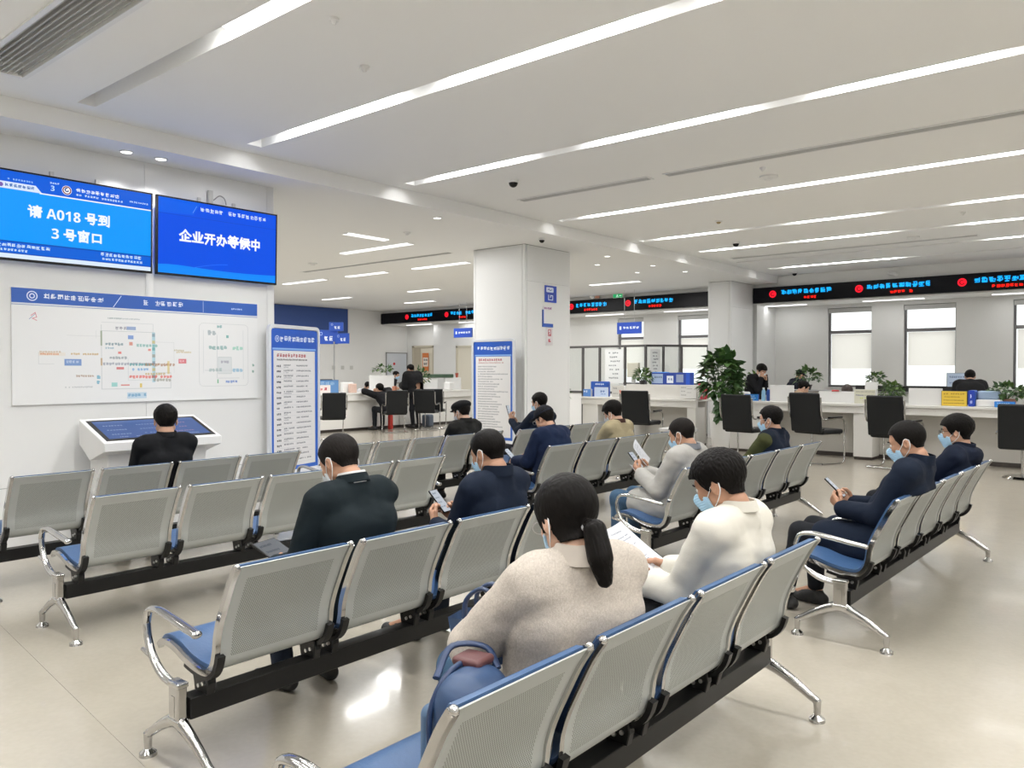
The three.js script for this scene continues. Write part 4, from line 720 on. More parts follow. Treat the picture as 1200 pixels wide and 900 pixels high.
  if (s.coat) { for (const n of ['L', 'R']) { const q = leg[n]; extra.push(cap(q.hip, q.hip.clone().lerp(q.knee, s.coat), 0.1 + G, 0.088 + G)); const d = n === 'L' ? 1 : -1; if (s.drape) extra.push(cap(q.hip.clone().add(V(d * 0.07, -0.02, 0.02)), q.hip.clone().lerp(q.knee, 0.6).add(V(d * 0.05, -0.11, 0)), 0.05, 0.05)); } }
  const jt = blend([...torso(G), ...extra, cap(N.clone().add(V(0, -0.06, -0.01)), N.clone().addScaledVector(up(a2), 0.012).add(V(0, 0, -0.004)), 0.07, 0.06)], 0.04), ja = s.vest ? null : ['L', 'R'].map((n) => blend(arms(G, s.cuff ?? 0.96).slice(n === 'L' ? 0 : 2, n === 'L' ? 2 : 4), 0.03)), jf = (x, y, z) => { let d = jt(x, y, z); if (ja) { d = smin(d, ja[0](x, y, z), 0.009); d = smin(d, ja[1](x, y, z), 0.009); } return d; };
    const cutSeat = (d, x, y, z) => (s.stand ? d : cutBack(Math.max(d, 0.395 - y), x, y, z));
  const jacket = (x, y, z) => { let d = jf(x, y, z); if (Math.abs(d) < 0.03) d += wr(x, y, z); return cutSeat(d, x, y, z); };
  part(s.topName ?? 'jacket', nets(jacket, ...box([...all, ...legJ.slice(0, 2), leg.R.hip, leg.R.knee], 0.17), cell), s.top, o);
  if (s.vest) { const sf = blend(arms(0.016, 0.96), 0.03); part('sleeves', nets((x, y, z) => { let d = sf(x, y, z); if (Math.abs(d) < 0.03) d += wr(x, y, z); return d; }, ...box([S.L, S.R, E.L, E.R, Wr.L, Wr.R], 0.1), cell), s.vest, o); }
  const pf = blend([...legs(0.008), cap(side(P, -0.07), side(P, 0.07), 0.115)], 0.03);
  part('trousers', nets((x, y, z) => { let d = pf(x, y, z); if (Math.abs(d) < 0.03) d += noise.noise(x * 16, y * 22, z * 16) * 0.004; return cutSeat(d, x, z > P.z + 0.28 ? 1 : y, z); }, ...box([...legJ], 0.15), cell * 1.15), s.pants ?? cloth(0.012, 0.013, 0.016), o);
  for (const n of ['L', 'R']) {
    const q = leg[n], d = q.toe.clone().sub(q.ankle).setY(0).normalize(), heel = V(q.ankle.x, 0.04, q.ankle.z).addScaledVector(d, -0.045);
    const shF = blend([cap(heel, q.toe, 0.038, 0.036), cap(V(q.ankle.x, 0.08, q.ankle.z), V(q.ankle.x, 0.06, q.ankle.z).addScaledVector(d, 0.07), 0.043, 0.036)], 0.025);
    part('shoe', nets((x, y, z) => Math.max(shF(x, y, z), 0.004 - y), ...box([q.toe, q.ankle, heel, V(q.ankle.x, 0, q.ankle.z)], 0.06), 0.009), s.shoes ?? MAT.blackMatt, o);
  }
  // collars sit at the neck base
  const cf = (geo, m, name) => { const q = part(name, geo, m, o); q.position.copy(N).addScaledVector(up(a2), 0.03).add(V(0, 0, 0.004)); q.rotation.x = a2 * 0.85 + hp * 0.25; };
  if (s.shirt) cf(collarGeo({ r: 0.055, h: 0.05, gap: 0.25, flare: 0.004 }), s.shirt, 'shirt_collar');
  if (s.collar) cf(collarGeo(s.collar), s.collarMat ?? s.top, 'collar');
  PEOPLE.push([s.tag ?? s.label, o, hc, ts]);
  return o;
}
// ---------------------------------------------------------------- people on the benches
const navy = cloth(0.0062, 0.011, 0.0235), black = cloth(0.0075, 0.008, 0.0095), denim = cloth(0.045, 0.09, 0.15);
const lapel = { r: 0.06, h: 0.036, gap: 0.5, drop: 0.034, flare: 0.0 }, turned = { r: 0.058, h: 0.045, gap: 0.22, drop: 0.036, flare: 0.002 }, upright = { r: 0.068, h: 0.05, gap: 0.3, flare: 0.006 };
person({ tag: 'woman', label: 'person with a black ponytail in an oatmeal wool coat, bag on lap', x: -1.43, b: -1.14, z: -1.897, ts: 1.008, lean: -0.38, bend: 0.26, turn: -0.3, pitch: 0.42, yaw: -0.08, hair: 'pony', skin: 'c', glasses: 'silver', sh: 0.165, topName: 'coat', top: cloth(0.53, 0.475, 0.415, { felt: 1, k: 'felt' }), collar: { r: 0.062, h: 0.046, gap: 0.6, drop: 0.05, flare: 0.012 }, pants: denim, fold: 0.006, loose: 0.012, coat: 0.3, wL: [0.13, 0.63, 0.27], wR: [0.0, 0.66, 0.3], pL: [1.3, -0.8, -0.3], kL: [0.1, 0.02], kR: [0.08, 0.02], fL: [0.09, 0.36], fR: [0.09, 0.38], seed: 2 });
person({ tag: 'white', label: 'person in a white shirt jacket reading a stapled paper', x: -1.43, b: -1.14, z: -2.905, ts: 0.987, lean: -0.38, bend: 0.26, pitch: 0.42, yaw: 0.05, hair: 'thick', skin: 'b', topName: 'shirt', top: cloth(0.6, 0.575, 0.51), collar: turned, pants: black, fold: 0.006, loose: 0.008, fat: 0.008, wL: [0.06, 0.625, 0.25], wR: [-0.2, 0.64, 0.27], dL: [-0.6, 0.1, 0.7], nL: [-0.6, 0.2, -0.75], seed: 3 });
person({ tag: 'C1', label: 'person in a dark green blazer over a white collar, tablet on lap', x: -2.86, b: -2.555, z: -2.260, ts: 1.034, lean: -0.2, bend: 0.32, pitch: 0.5, yaw: 0.1, hair: 'crop', hairMat: MHAIRB, skin: 'b', mask: 'white', topName: 'blazer', top: cloth(0.008, 0.0135, 0.0165), shirt: cloth(0.75, 0.75, 0.75), collar: lapel, pants: cloth(0.014, 0.02, 0.034), fold: 0.004, wL: [0.19, 0.62, 0.28], wR: [-0.05, 0.6, 0.34], fR: [0.1, 0.3], fL: [0.12, 0.34], seed: 4 });
person({ tag: 'C3', label: 'person in a navy stand collar jacket looking at a phone', x: -2.84, b: -2.555, z: -3.119, ts: 0.994, lean: -0.38, bend: 0.28, pitch: 0.36, hair: 'crop', skin: 'b', top: navy, collar: upright, pants: cloth(0.02, 0.028, 0.045), fold: 0.004, fat: 0.008, wL: [0.08, 0.66, 0.25], wR: [-0.1, 0.66, 0.24], dL: [-0.25, 0.55, 0.6], nL: [-0.6, 0.2, -0.6], dR: [0.3, 0.5, 0.6], nR: [0.6, 0.2, -0.5], seed: 5 });
person({ tag: 'kiosk', label: 'person in a black suit seated in front of the touch kiosk', x: -6.06, b: -5.8, z: -2.973, ts: 1.032, lean: -0.2, bend: 0.1, pitch: 0.1, yaw: -0.35, hair: 'short', mask: null, topName: 'suit_jacket', top: black, collar: lapel, fold: 0.004, seed: 6 });
person({ tag: 'E1', label: 'person in a long navy coat holding a phone, black trousers', x: -1.36, b: -1.13, z: -5.021, ts: 1.080, lean: -0.5, bend: 0.2, pitch: 0.34, hair: 'crop', skin: 'b', topName: 'coat', top: navy, collar: upright, coat: 0.62, drape: 1, fold: 0.004, fat: 0.012, loose: 0.008, wL: [0.1, 0.67, 0.18], wR: [-0.06, 0.68, 0.17], dL: [-0.3, 0.5, 0.6], nL: [-0.6, 0.2, -0.6], dR: [0.4, 0.4, 0.6], nR: [0.6, 0.2, -0.5], kL: [0.13, 0.02], fL: [0.12, 0.52], fR: [0.1, 0.4], seed: 7 });
person({ tag: 'E2', label: 'person with glasses in a dark navy hooded jacket', x: -1.38, b: -1.11, z: -6.673, ts: 0.934, lean: -0.4, bend: 0.14, pitch: 0.1, hair: 'thick', glasses: 'dark', top: cloth(0.008, 0.0125, 0.027), hood: 1, collar: upright, fold: 0.007, seed: 8 });
person({ tag: 'grey', label: 'person in a light grey coat and blue jeans holding papers', x: -2.93, b: -2.65, z: -5.405, ts: 0.900, lean: -0.42, bend: 0.26, pitch: 0.38, hair: 'crop', hairMat: MHAIRB, skin: 'b', topName: 'coat', top: cloth(0.37, 0.36, 0.335), collar: turned, collarMat: cloth(0.16, 0.17, 0.19), coat: 0.55, drape: 1, loose: 0.012, fold: 0.007, pants: denim, shoes: std(lin(0.5, 0.48, 0.45)), wL: [0.1, 0.7, 0.23], wR: [-0.04, 0.7, 0.25], dL: [-0.2, 0.5, 0.6], nL: [-0.6, 0.2, -0.6], dR: [0.3, 0.5, 0.6], nR: [0.6, 0.2, -0.5], seed: 9 });
person({ tag: 'green', label: 'person in a navy vest over olive green sleeves with glasses', x: -2.93, b: -2.65, z: -7.063, ts: 0.936, lean: -0.38, bend: 0.22, pitch: 0.15, hair: 'short', glasses: 'silver', topName: 'vest', top: cloth(0.008, 0.0125, 0.025), vest: cloth(0.055, 0.06, 0.022), collar: upright, fold: 0.006, loose: 0.01, seed: 10, cell: 0.013 });
person({ tag: 'tan', label: 'person in a tan jacket with head bowed', x: -4.65, b: -4.38, z: -7.190, ts: 0.943, lean: -0.36, bend: 0.34, pitch: 0.42, hair: 'thick', mask: 'white', skin: 'c', top: cloth(0.33, 0.28, 0.175), collar: { r: 0.062, h: 0.04, gap: 0.5, flare: 0.004 }, collarMat: cloth(0.06, 0.03, 0.025), fold: 0.008, loose: 0.006, seed: 11, cell: 0.013 });
person({ tag: 'hood', label: 'person in a navy hooded jacket and dark cap, bowed over a phone', x: -4.66, b: -4.38, z: -6.131, ts: 0.900, lean: -0.2, bend: 0.4, pitch: 0.45, hair: 'short', hat: 'cap', glasses: 'silver', mask: null, top: cloth(0.0075, 0.015, 0.042), hood: 1, fold: 0.007, loose: 0.01, wL: [0.1, 0.6, 0.36], seed: 12, cell: 0.012 });
person({ tag: 'phone', label: 'person in a navy jacket raising a phone before the column', x: -6.1, b: -5.85, z: -7.762, ts: 1.011, lean: -0.25, bend: 0.2, pitch: 0.2, hair: 'short', top: navy, fold: 0.005, wL: [0.1, 0.86, 0.34], wR: [0.0, 0.8, 0.36], dL: [-0.1, 0.9, 0.3], dR: [0.3, 0.8, 0.3], seed: 13, cell: 0.013 });
person({ tag: 'cap', label: 'person in a black jacket and flat cap by the notice stand', x: -6.15, b: -5.9, z: -6.417, ts: 0.900, lean: -0.32, bend: 0.25, pitch: 0.3, hair: 'short', hat: 'beret', mask: 'white', skin: 'c', top: cloth(0.013, 0.013, 0.0125), collar: turned, fold: 0.006, seed: 14, cell: 0.013 });
// ---------------------------------------------------------------- service counters
function counter(label, x0, x1, pillars) {                        // faces +z, front at z = -13.8
  const o = thing('service_counter', label, 'counter', [0, 0, -13.8]);
  part('worktop', bx(x0, x1, 0.885, 0.93, -0.75, 0.03, 0.008), MAT.counter, o);
  part('apron', bx(x0, x1, 0.77, 0.885, -0.06, 0.01, 0.005), MAT.counter, o);
  part('back_panel', bx(x0, x1, 0.07, 0.885, -0.42, -0.4), MAT.counterBack, o);
  part('kick_board', bx(x0 + 0.02, x1 - 0.02, 0, 0.07, -0.44, -0.41), MAT.kick, o);
  for (const [a, b] of pillars) { const p = part('pillar', bx(a, b, 0.05, 0.77, -0.4, 0.0, 0.006), MAT.counter, o); part('plinth', bx(a + 0.01, b - 0.01, 0, 0.05, -0.39, -0.02), MAT.kick, p); }
  return o;
}
counter('long white service counter with knee gaps under the four window displays', -6.35, 2.4, [[-6.33, -5.6], [-4.14, -3.84], [-1.45, -1.2], [1.0, 1.3]]);
counter('white service counter with leaflet racks before the glass partition', -9.65, -7.0, [[-9.63, -9.25], [-8.62, -8.35], [-7.2, -7.02]]);
{ // raised screen on the middle counter and screens on the long one
  const B = (name, g, label, mat = MAT.white) => solo(name, g, mat, label, 'screen');
  B('counter_screen', bx(-8.6, -6.98, 0.93, 1.2, -14.1, -13.86, 0.006), 'white raised counter screen behind the leaflet racks', MAT.counter);
  B('counter_screen', bx(-3.32, -2.84, 0.93, 1.2, -13.95, -13.9, 0.004), 'pale grey counter screen beside the yellow sign');
  B('counter_screen', bx(-5.62, -5.2, 0.93, 1.22, -13.97, -13.92, 0.004), 'white counter screen beside the blue bottles');
  B('counter_screen', bx(-4.85, -4.2, 0.93, 1.12, -14.25, -14.2, 0.004), 'low white counter screen behind the red pen');
  // far staff desk
  const d = thing('staff_desk', 'long grey staff desk with a dark edge under the windows', 'desk', [0, 0, -15.7]);
  part('desk_top', bx(-6.8, 1.5, 1.07, 1.1, -0.35, 0.35, 0.005), MAT.grey, d); part('front', bx(-6.8, 1.5, 0, 1.07, 0.28, 0.3), MAT.white, d); part('dark_edge', bx(-4.6, -2.8, 1.1, 1.2, 0.2, 0.26), MAT.blackMatt, d);
}
{ // left counter, faces +x
  const o = thing('service_counter', 'white angled service counter with a standing customer in the side hall', 'counter', [-15.35, 0, 0]);
  part('worktop', bx(-0.8, 0.03, 0.89, 0.93, -16.6, -8.4, 0.008), MAT.counter, o); part('apron', bx(-0.03, 0.015, 0.74, 0.89, -16.6, -8.4, 0.005), MAT.counter, o);
  for (let i = 0; i < 6; i++) part('front_panel', bx(-0.1, -0.07 + (i % 2) * 0.02, 0.07, 0.74, -16.55 + i * 1.36, -15.2 + i * 1.36), MAT.counter, o);
  part('kick_board', bx(-0.14, -0.11, 0, 0.07, -16.6, -8.4), MAT.kick, o);
  const scr = (z0, z1, h, label) => solo('counter_screen', bx(-15.85, -15.8, 0.93, 0.93 + h, z0, z1, 0.004), MAT.white, label, 'screen');
  scr(-14.0, -13.2, 0.42, 'white counter screen with a small plant on top in the side hall'); scr(-15.6, -14.55, 0.34, 'white counter screen beyond the standing customer'); scr(-16.55, -15.9, 0.34, 'white counter screen under the stacked green files');
}
// visitor chairs: face +z in their own axes
const chairM = {};
function chairProto() {
  const o = new THREE.Group();
  part('seat', bx(-0.25, 0.25, 0.42, 0.49, -0.2, 0.27, 0.03), MAT.leather, o);
  part('backrest', new RoundedBoxGeometry(0.5, 0.56, 0.05, 3, 0.022).rotateX(-0.12).translate(0, 0.73, -0.26), MAT.leather, o);
  for (const s of [-1, 1]) {
    part('frame_loop', tube([V(s * 0.27, 0.95, -0.29), V(s * 0.27, 0.66, -0.245), V(s * 0.28, 0.64, -0.1), V(s * 0.28, 0.645, 0.16), V(s * 0.28, 0.6, 0.24), V(s * 0.27, 0.3, 0.25), V(s * 0.27, 0.05, 0.25), V(s * 0.27, 0.013, 0.2), V(s * 0.27, 0.013, -0.24)], 0.0125, { seg: 8, n: 4 }), MAT.chrome, o);
    part('arm_pad', bx(s * 0.28 - 0.022, s * 0.28 + 0.022, 0.653, 0.675, -0.12, 0.18, 0.008), MAT.black, o);
  }
  for (const [h, y, z] of [[0.27, 0.013, -0.24], [0.26, 0.42, 0.18], [0.26, 0.5, -0.2]]) part('cross_bar', tube([V(-h, y, z), V(h, y, z)], 0.0115, { seg: 8, smooth: false }), MAT.chrome, o);
  return o;
}
const proto = chairProto();
function chair(x, z, turn, label, sc = 1) { const c = proto.clone(); c.name = numbered('visitor_chair'); c.position.set(x, 0, z); c.rotation.y = turn; c.scale.setScalar(sc); scene.add(c); return tag(c, label, 'chair', 'black visitor chairs at the counters'); }
chair(-4.45, -12.95, Math.PI - 0.3, 'black visitor chair at the long counter, turned towards the pillar', 1.12);
chair(-3.3, -13.0, Math.PI - 0.2, 'black visitor chair behind the man in the long navy coat', 1.1);
chair(-5.55, -12.7, Math.PI - 0.1, 'dark grey backed visitor chair beside the tall potted plant', 1.08);
chair(-7.75, -13.05, Math.PI + 0.1, 'black visitor chair at the counter with leaflet racks', 1.1);
chair(-13.95, -10.6, -Math.PI / 2 - 0.5, 'black visitor chair at the side hall counter under the pole sign', 1.0);
chair(-14.35, -12.75, -Math.PI / 2 - 0.55, 'black visitor chair behind the seated customer leaning on the counter', 1.0);
chair(-14.3, -13.75, -Math.PI / 2 - 1.0, 'black visitor chair beside the standing customer, frame side on', 1.0);
chair(-14.6, -14.3, -Math.PI / 2 - 0.9, 'black visitor chair pushed up to the counter past the standing customer', 1.0);
{ // pedestal chair at the right edge
  const o = thing('pedestal_chair', 'black chair on a chrome pedestal at the long counter', 'chair', [-1.62, 0, -12.9], Math.PI);
  part('backrest', new RoundedBoxGeometry(0.54, 0.62, 0.06, 3, 0.025).rotateX(-0.1).translate(0, 0.72, -0.25), MAT.leather, o); part('seat', bx(-0.27, 0.27, 0.4, 0.47, -0.22, 0.27, 0.03), MAT.leather, o);
  part('pedestal', [cyl(0, 0.03, 0.4, 0, 0.026), cyl(0, 0.0, 0.03, 0, 0.25, 0.2, 28)], MAT.chrome, o); for (const s of [-1, 1]) part('arm', tube([V(s * 0.26, 0.44, 0.1), V(s * 0.31, 0.6, 0.12), V(s * 0.31, 0.64, 0), V(s * 0.29, 0.62, -0.24)], 0.013, { seg: 8, n: 4 }), MAT.chrome, o);
}
// ---------------------------------------------------------------- plants
const LEAF = [std(lin(0.06, 0.135, 0.03), 0.45, { side: THREE.DoubleSide }), std(lin(0.035, 0.09, 0.025), 0.45, { side: THREE.DoubleSide }), std(lin(0.09, 0.16, 0.03), 0.45, { side: THREE.DoubleSide })];
function leafGeo(L, w) {                                            // bent blade along +z
  const p = [], n = 5, idx = []; for (let i = 0; i <= n; i++) { const t = i / n, q = Math.sin(Math.PI * Math.pow(t, 0.75)) * w, y = -0.35 * L * t * t; p.push(-q, y + q * 0.25, t * L, 0, y, t * L, q, y + q * 0.25, t * L); }
  for (let i = 0; i < n; i++) for (let k = 0; k < 2; k++) { const a = i * 3 + k; idx.push(a, a + 3, a + 1, a + 1, a + 3, a + 4); }
  const g = new THREE.BufferGeometry(); g.setAttribute('position', new THREE.Float32BufferAttribute(p, 3)); g.setAttribute('uv', new THREE.Float32BufferAttribute(new Float32Array(p.length / 3 * 2), 2)); g.setIndex(idx); g.computeVertexNormals(); return g;
}
function bush(o, n, c, r, L, w, mats = LEAF) {
  const lists = mats.map(() => []), m = new THREE.Matrix4(), stems = [];
  for (let i = 0; i < n; i++) {
    const u = rr(-0.55, 1), a = rr(0, 6.283), k = Math.cbrt(rr(0.25, 1)), s = Math.sqrt(Math.max(0, 1 - u * u)), d = V(Math.cos(a) * s, u, Math.sin(a) * s), p = V(c[0] + d.x * r[0] * k, c[1] + d.y * r[1] * k, c[2] + d.z * r[2] * k);
    const q = new THREE.Quaternion().setFromUnitVectors(V(0, 0, 1), V(d.x + rr(-0.6, 0.6), d.y * 0.5 + rr(-0.4, 0.5), d.z + rr(-0.6, 0.6)).normalize()), f = rr(0.7, 1.25);
    lists[Math.floor(rnd() * mats.length)].push(leafGeo(L * f, w * f).applyMatrix4(m.compose(p, q, V(1, 1, 1))));
    if (i % 9 === 0) stems.push(tube([V(c[0], c[1] - r[1] * 0.9, c[2]), V(c[0] + d.x * r[0] * 0.4, c[1] - r[1] * 0.1 + d.y * r[1] * 0.4, c[2] + d.z * r[2] * 0.4), p], 0.004, { seg: 4, n: 2 }));
  }
  lists.forEach((l, i) => { if (l.length) { const f = part('foliage', l, mats[i], o); f.userData.kind = 'stuff'; } });
  const st = part('stems', stems, LEAF[1], o); st.userData.kind = 'stuff';
}
function pot(o, r0, r1, h, mat) { part('pot', new THREE.LatheGeometry([[0, 0], [r0, 0], [r1, h], [r1 + 0.006, h], [r1 + 0.006, h - 0.004], [r1 - 0.012, h - 0.02], [0, h - 0.02]].map((p) => new THREE.Vector2(...p)), 24), mat, o); }
function plant(name, label, pos, r0, r1, h, mat, n, c, r, L, w, mats) { const o = thing(name, label, 'plant', pos); pot(o, r0, r1, h, mat); bush(o, n, c, r, L, w, mats); return o; }
plant('potted_plant', 'tall bushy green plant in a white tapered planter between the counters', [-6.3, 0, -13.35], 0.14, 0.2, 0.72, MAT.white, 420, [0, 1.3, 0], [0.34, 0.52, 0.3], 0.15, 0.055, LEAF.slice(0, 2));
{ const o = scene.children[scene.children.length - 1]; const l = []; const m = new THREE.Matrix4(); for (let i = 0; i < 60; i++) { const t = rnd(), a = rr(-0.4, 0.6); l.push(leafGeo(0.11, 0.04).applyMatrix4(m.compose(V(0.08 + 0.08 * rnd() - 0.04, 0.95 - 0.33 * t, 0.2 + 0.06 * rnd()), new THREE.Quaternion().setFromEuler(new THREE.Euler(rr(0.3, 1.2), a * 3, 0)), V(1, 1, 1)))); } part('trailing_leaves', l, LEAF[1], o).userData.kind = 'stuff'; }
plant('potted_plant', 'leafy green plant in a small white pot beside the leaflet card', [-3.6, 0.93, -14.0], 0.05, 0.075, 0.1, MAT.white, 150, [0, 0.2, 0], [0.17, 0.15, 0.15], 0.075, 0.024, [LEAF[0], LEAF[2]]);
plant('potted_plant', 'spreading green plant in a terracotta bowl on the long counter', [-2.0, 0.93, -14.15], 0.1, 0.14, 0.12, std(lin(0.32, 0.17, 0.12), 0.8), 150, [0, 0.22, 0], [0.26, 0.13, 0.2], 0.09, 0.026);
plant('potted_plant', 'small plant with pale leaves in a pot by the far window', [-1.85, 1.1, -17.6], 0.05, 0.08, 0.14, MAT.white, 70, [0, 0.26, 0], [0.16, 0.14, 0.14], 0.09, 0.025);
plant('potted_plant', 'small desk plant under the window behind the staff', [-5.6, 1.1, -15.75], 0.06, 0.09, 0.1, MAT.frameDark, 90, [0, 0.24, 0], [0.24, 0.17, 0.18], 0.1, 0.03);
plant('potted_plant', 'olive coloured desk plant between two windows', [-4.35, 1.1, -15.8], 0.05, 0.08, 0.1, MAT.frameDark, 60, [0, 0.2, 0], [0.15, 0.13, 0.13], 0.09, 0.028, [LEAF[2], LEAF[1]]);
plant('potted_plant', 'yellow green desk plant beside the capped staff member', [-6.75, 1.1, -15.85], 0.05, 0.08, 0.1, MAT.white, 50, [0, 0.18, 0], [0.2, 0.12, 0.14], 0.1, 0.03, [LEAF[2]]);
plant('potted_plant', 'green plant on the counter screen before the glass partition', [-8.3, 1.2, -14.0], 0.05, 0.07, 0.08, MAT.frameDark, 120, [0, 0.15, 0], [0.19, 0.15, 0.14], 0.09, 0.026, [LEAF[0], LEAF[2]]);
plant('potted_plant', 'dark broad leaved floor plant in the shade of the column', [-9.95, 0, -13.1], 0.14, 0.2, 0.34, MAT.blackMatt, 110, [0, 0.95, 0], [0.36, 0.5, 0.3], 0.2, 0.05, LEAF.slice(0, 2));
plant('potted_plant', 'small green plant on the counter screen in the side hall', [-15.9, 1.35, -13.7], 0.05, 0.07, 0.07, MAT.white, 60, [0, 0.14, 0], [0.2, 0.1, 0.3], 0.1, 0.03);
plant('potted_plant', 'flowering green plant on the counter beside the standing customer', [-15.65, 0.93, -14.75], 0.07, 0.1, 0.12, std(lin(0.6, 0.5, 0.42), 0.7), 130, [0, 0.33, 0], [0.27, 0.26, 0.26], 0.11, 0.03, [LEAF[0], LEAF[1], std(lin(0.6, 0.5, 0.4), 0.6, { side: THREE.DoubleSide })]);
// ---------------------------------------------------------------- glass partition behind the middle counter
{
  const o = thing('glass_partition', 'dark framed glass partition with posted notices behind the leaflet racks', 'partition', [0, 0, -15.3]);
  const xs = [-11.6, -11.15, -10.67, -10.2, -9.52, -8.99]; const fr = [];
  fr.push(bx(-11.6, -8.97, 2.0, 2.05, -0.025, 0.025), bx(-11.6, -8.97, 0.95, 1.0, -0.025, 0.025), bx(-11.6, -8.97, 0, 0.06, -0.025, 0.025));
  for (const x of xs) fr.push(bx(x - 0.022, x + 0.022, 0.06, 2.0, -0.025, 0.025));
  // return wing towards the windows
  const wing = [[-8.97, 0], [-8.72, -0.3], [-8.45, -0.63], [-8.05, -1.12]];
  for (let i = 0; i < 3; i++) { const a = wing[i], b = wing[i + 1], L = hyp(b[0] - a[0], b[1] - a[1]), t = Math.atan2(-(b[1] - a[1]), b[0] - a[0]); for (const y of [2.0, 0.95, 0.01]) fr.push(new THREE.BoxGeometry(L, 0.05, 0.05).rotateY(t).translate((a[0] + b[0]) / 2, y + 0.025, (a[1] + b[1]) / 2)); fr.push(bx(b[0] - 0.022, b[0] + 0.022, 0.06, 2.0, b[1] - 0.022, b[1] + 0.022)); part('pane', new THREE.BoxGeometry(L - 0.04, 1.0, 0.008).rotateY(t).translate((a[0] + b[0]) / 2, 1.5, (a[1] + b[1]) / 2), MAT.glass, o); part('lower_panel', new THREE.BoxGeometry(L - 0.04, 0.89, 0.012).rotateY(t).translate((a[0] + b[0]) / 2, 0.505, (a[1] + b[1]) / 2), MAT.white, o); }
  part('frame', fr, MAT.frameDark, o);
  for (let i = 0; i + 1 < xs.length; i++) { part('pane', bx(xs[i] + 0.022, xs[i + 1] - 0.022, 1.0, 2.0, -0.004, 0.004), MAT.glass, o); part('lower_panel', bx(xs[i] + 0.022, xs[i + 1] - 0.022, 0.06, 0.95, -0.006, 0.006), MAT.white, o); }
  const sheet = (lines) => canvas(256, 512, (g, w, h) => { g.fillStyle = '#e8eaea'; g.fillRect(0, 0, w, h); for (let i = 0; i < lines; i++) scribble(g, 50 + (i % 3) * 14, 40 + i * (440 / lines), 26, 5 - (i % 2), '#777c80', 4); });
  for (const [x0, x1, y0, y1, z, n, label] of [[-10.05, -9.56, 1.18, 1.96, 0.012, 7, 'tall white notice posted on the glass partition beside the dispenser'], [-8.92, -8.7, 1.2, 1.95, -0.1, 9, 'narrow white notice posted at the corner of the glass partition']])
    { const p = thing('posted_notice', label, 'notice', [(x0 + x1) / 2, (y0 + y1) / 2, -15.3 + z], x1 > -8.8 ? 0.85 : 0); part('sheet', card(x1 - x0, y1 - y0, 0.004), MAT.white, p); part('print', new THREE.PlaneGeometry(x1 - x0 - 0.01, y1 - y0 - 0.01).translate(0, 0, 0.0026), printed(sheet(n), 0.6), p); }
  const wd = thing('wall_dispenser', 'cream dispenser hung on the partition glass above the middle counter', 'dispenser', [-9.25, 1.45, -15.27]); part('case', bx(-0.14, 0.14, -0.12, 0.2, 0, 0.1, 0.012), std(lin(0.62, 0.6, 0.5)), wd); part('spout', bx(-0.04, 0.04, -0.26, -0.12, 0.02, 0.08, 0.01), MAT.vent, wd);
}
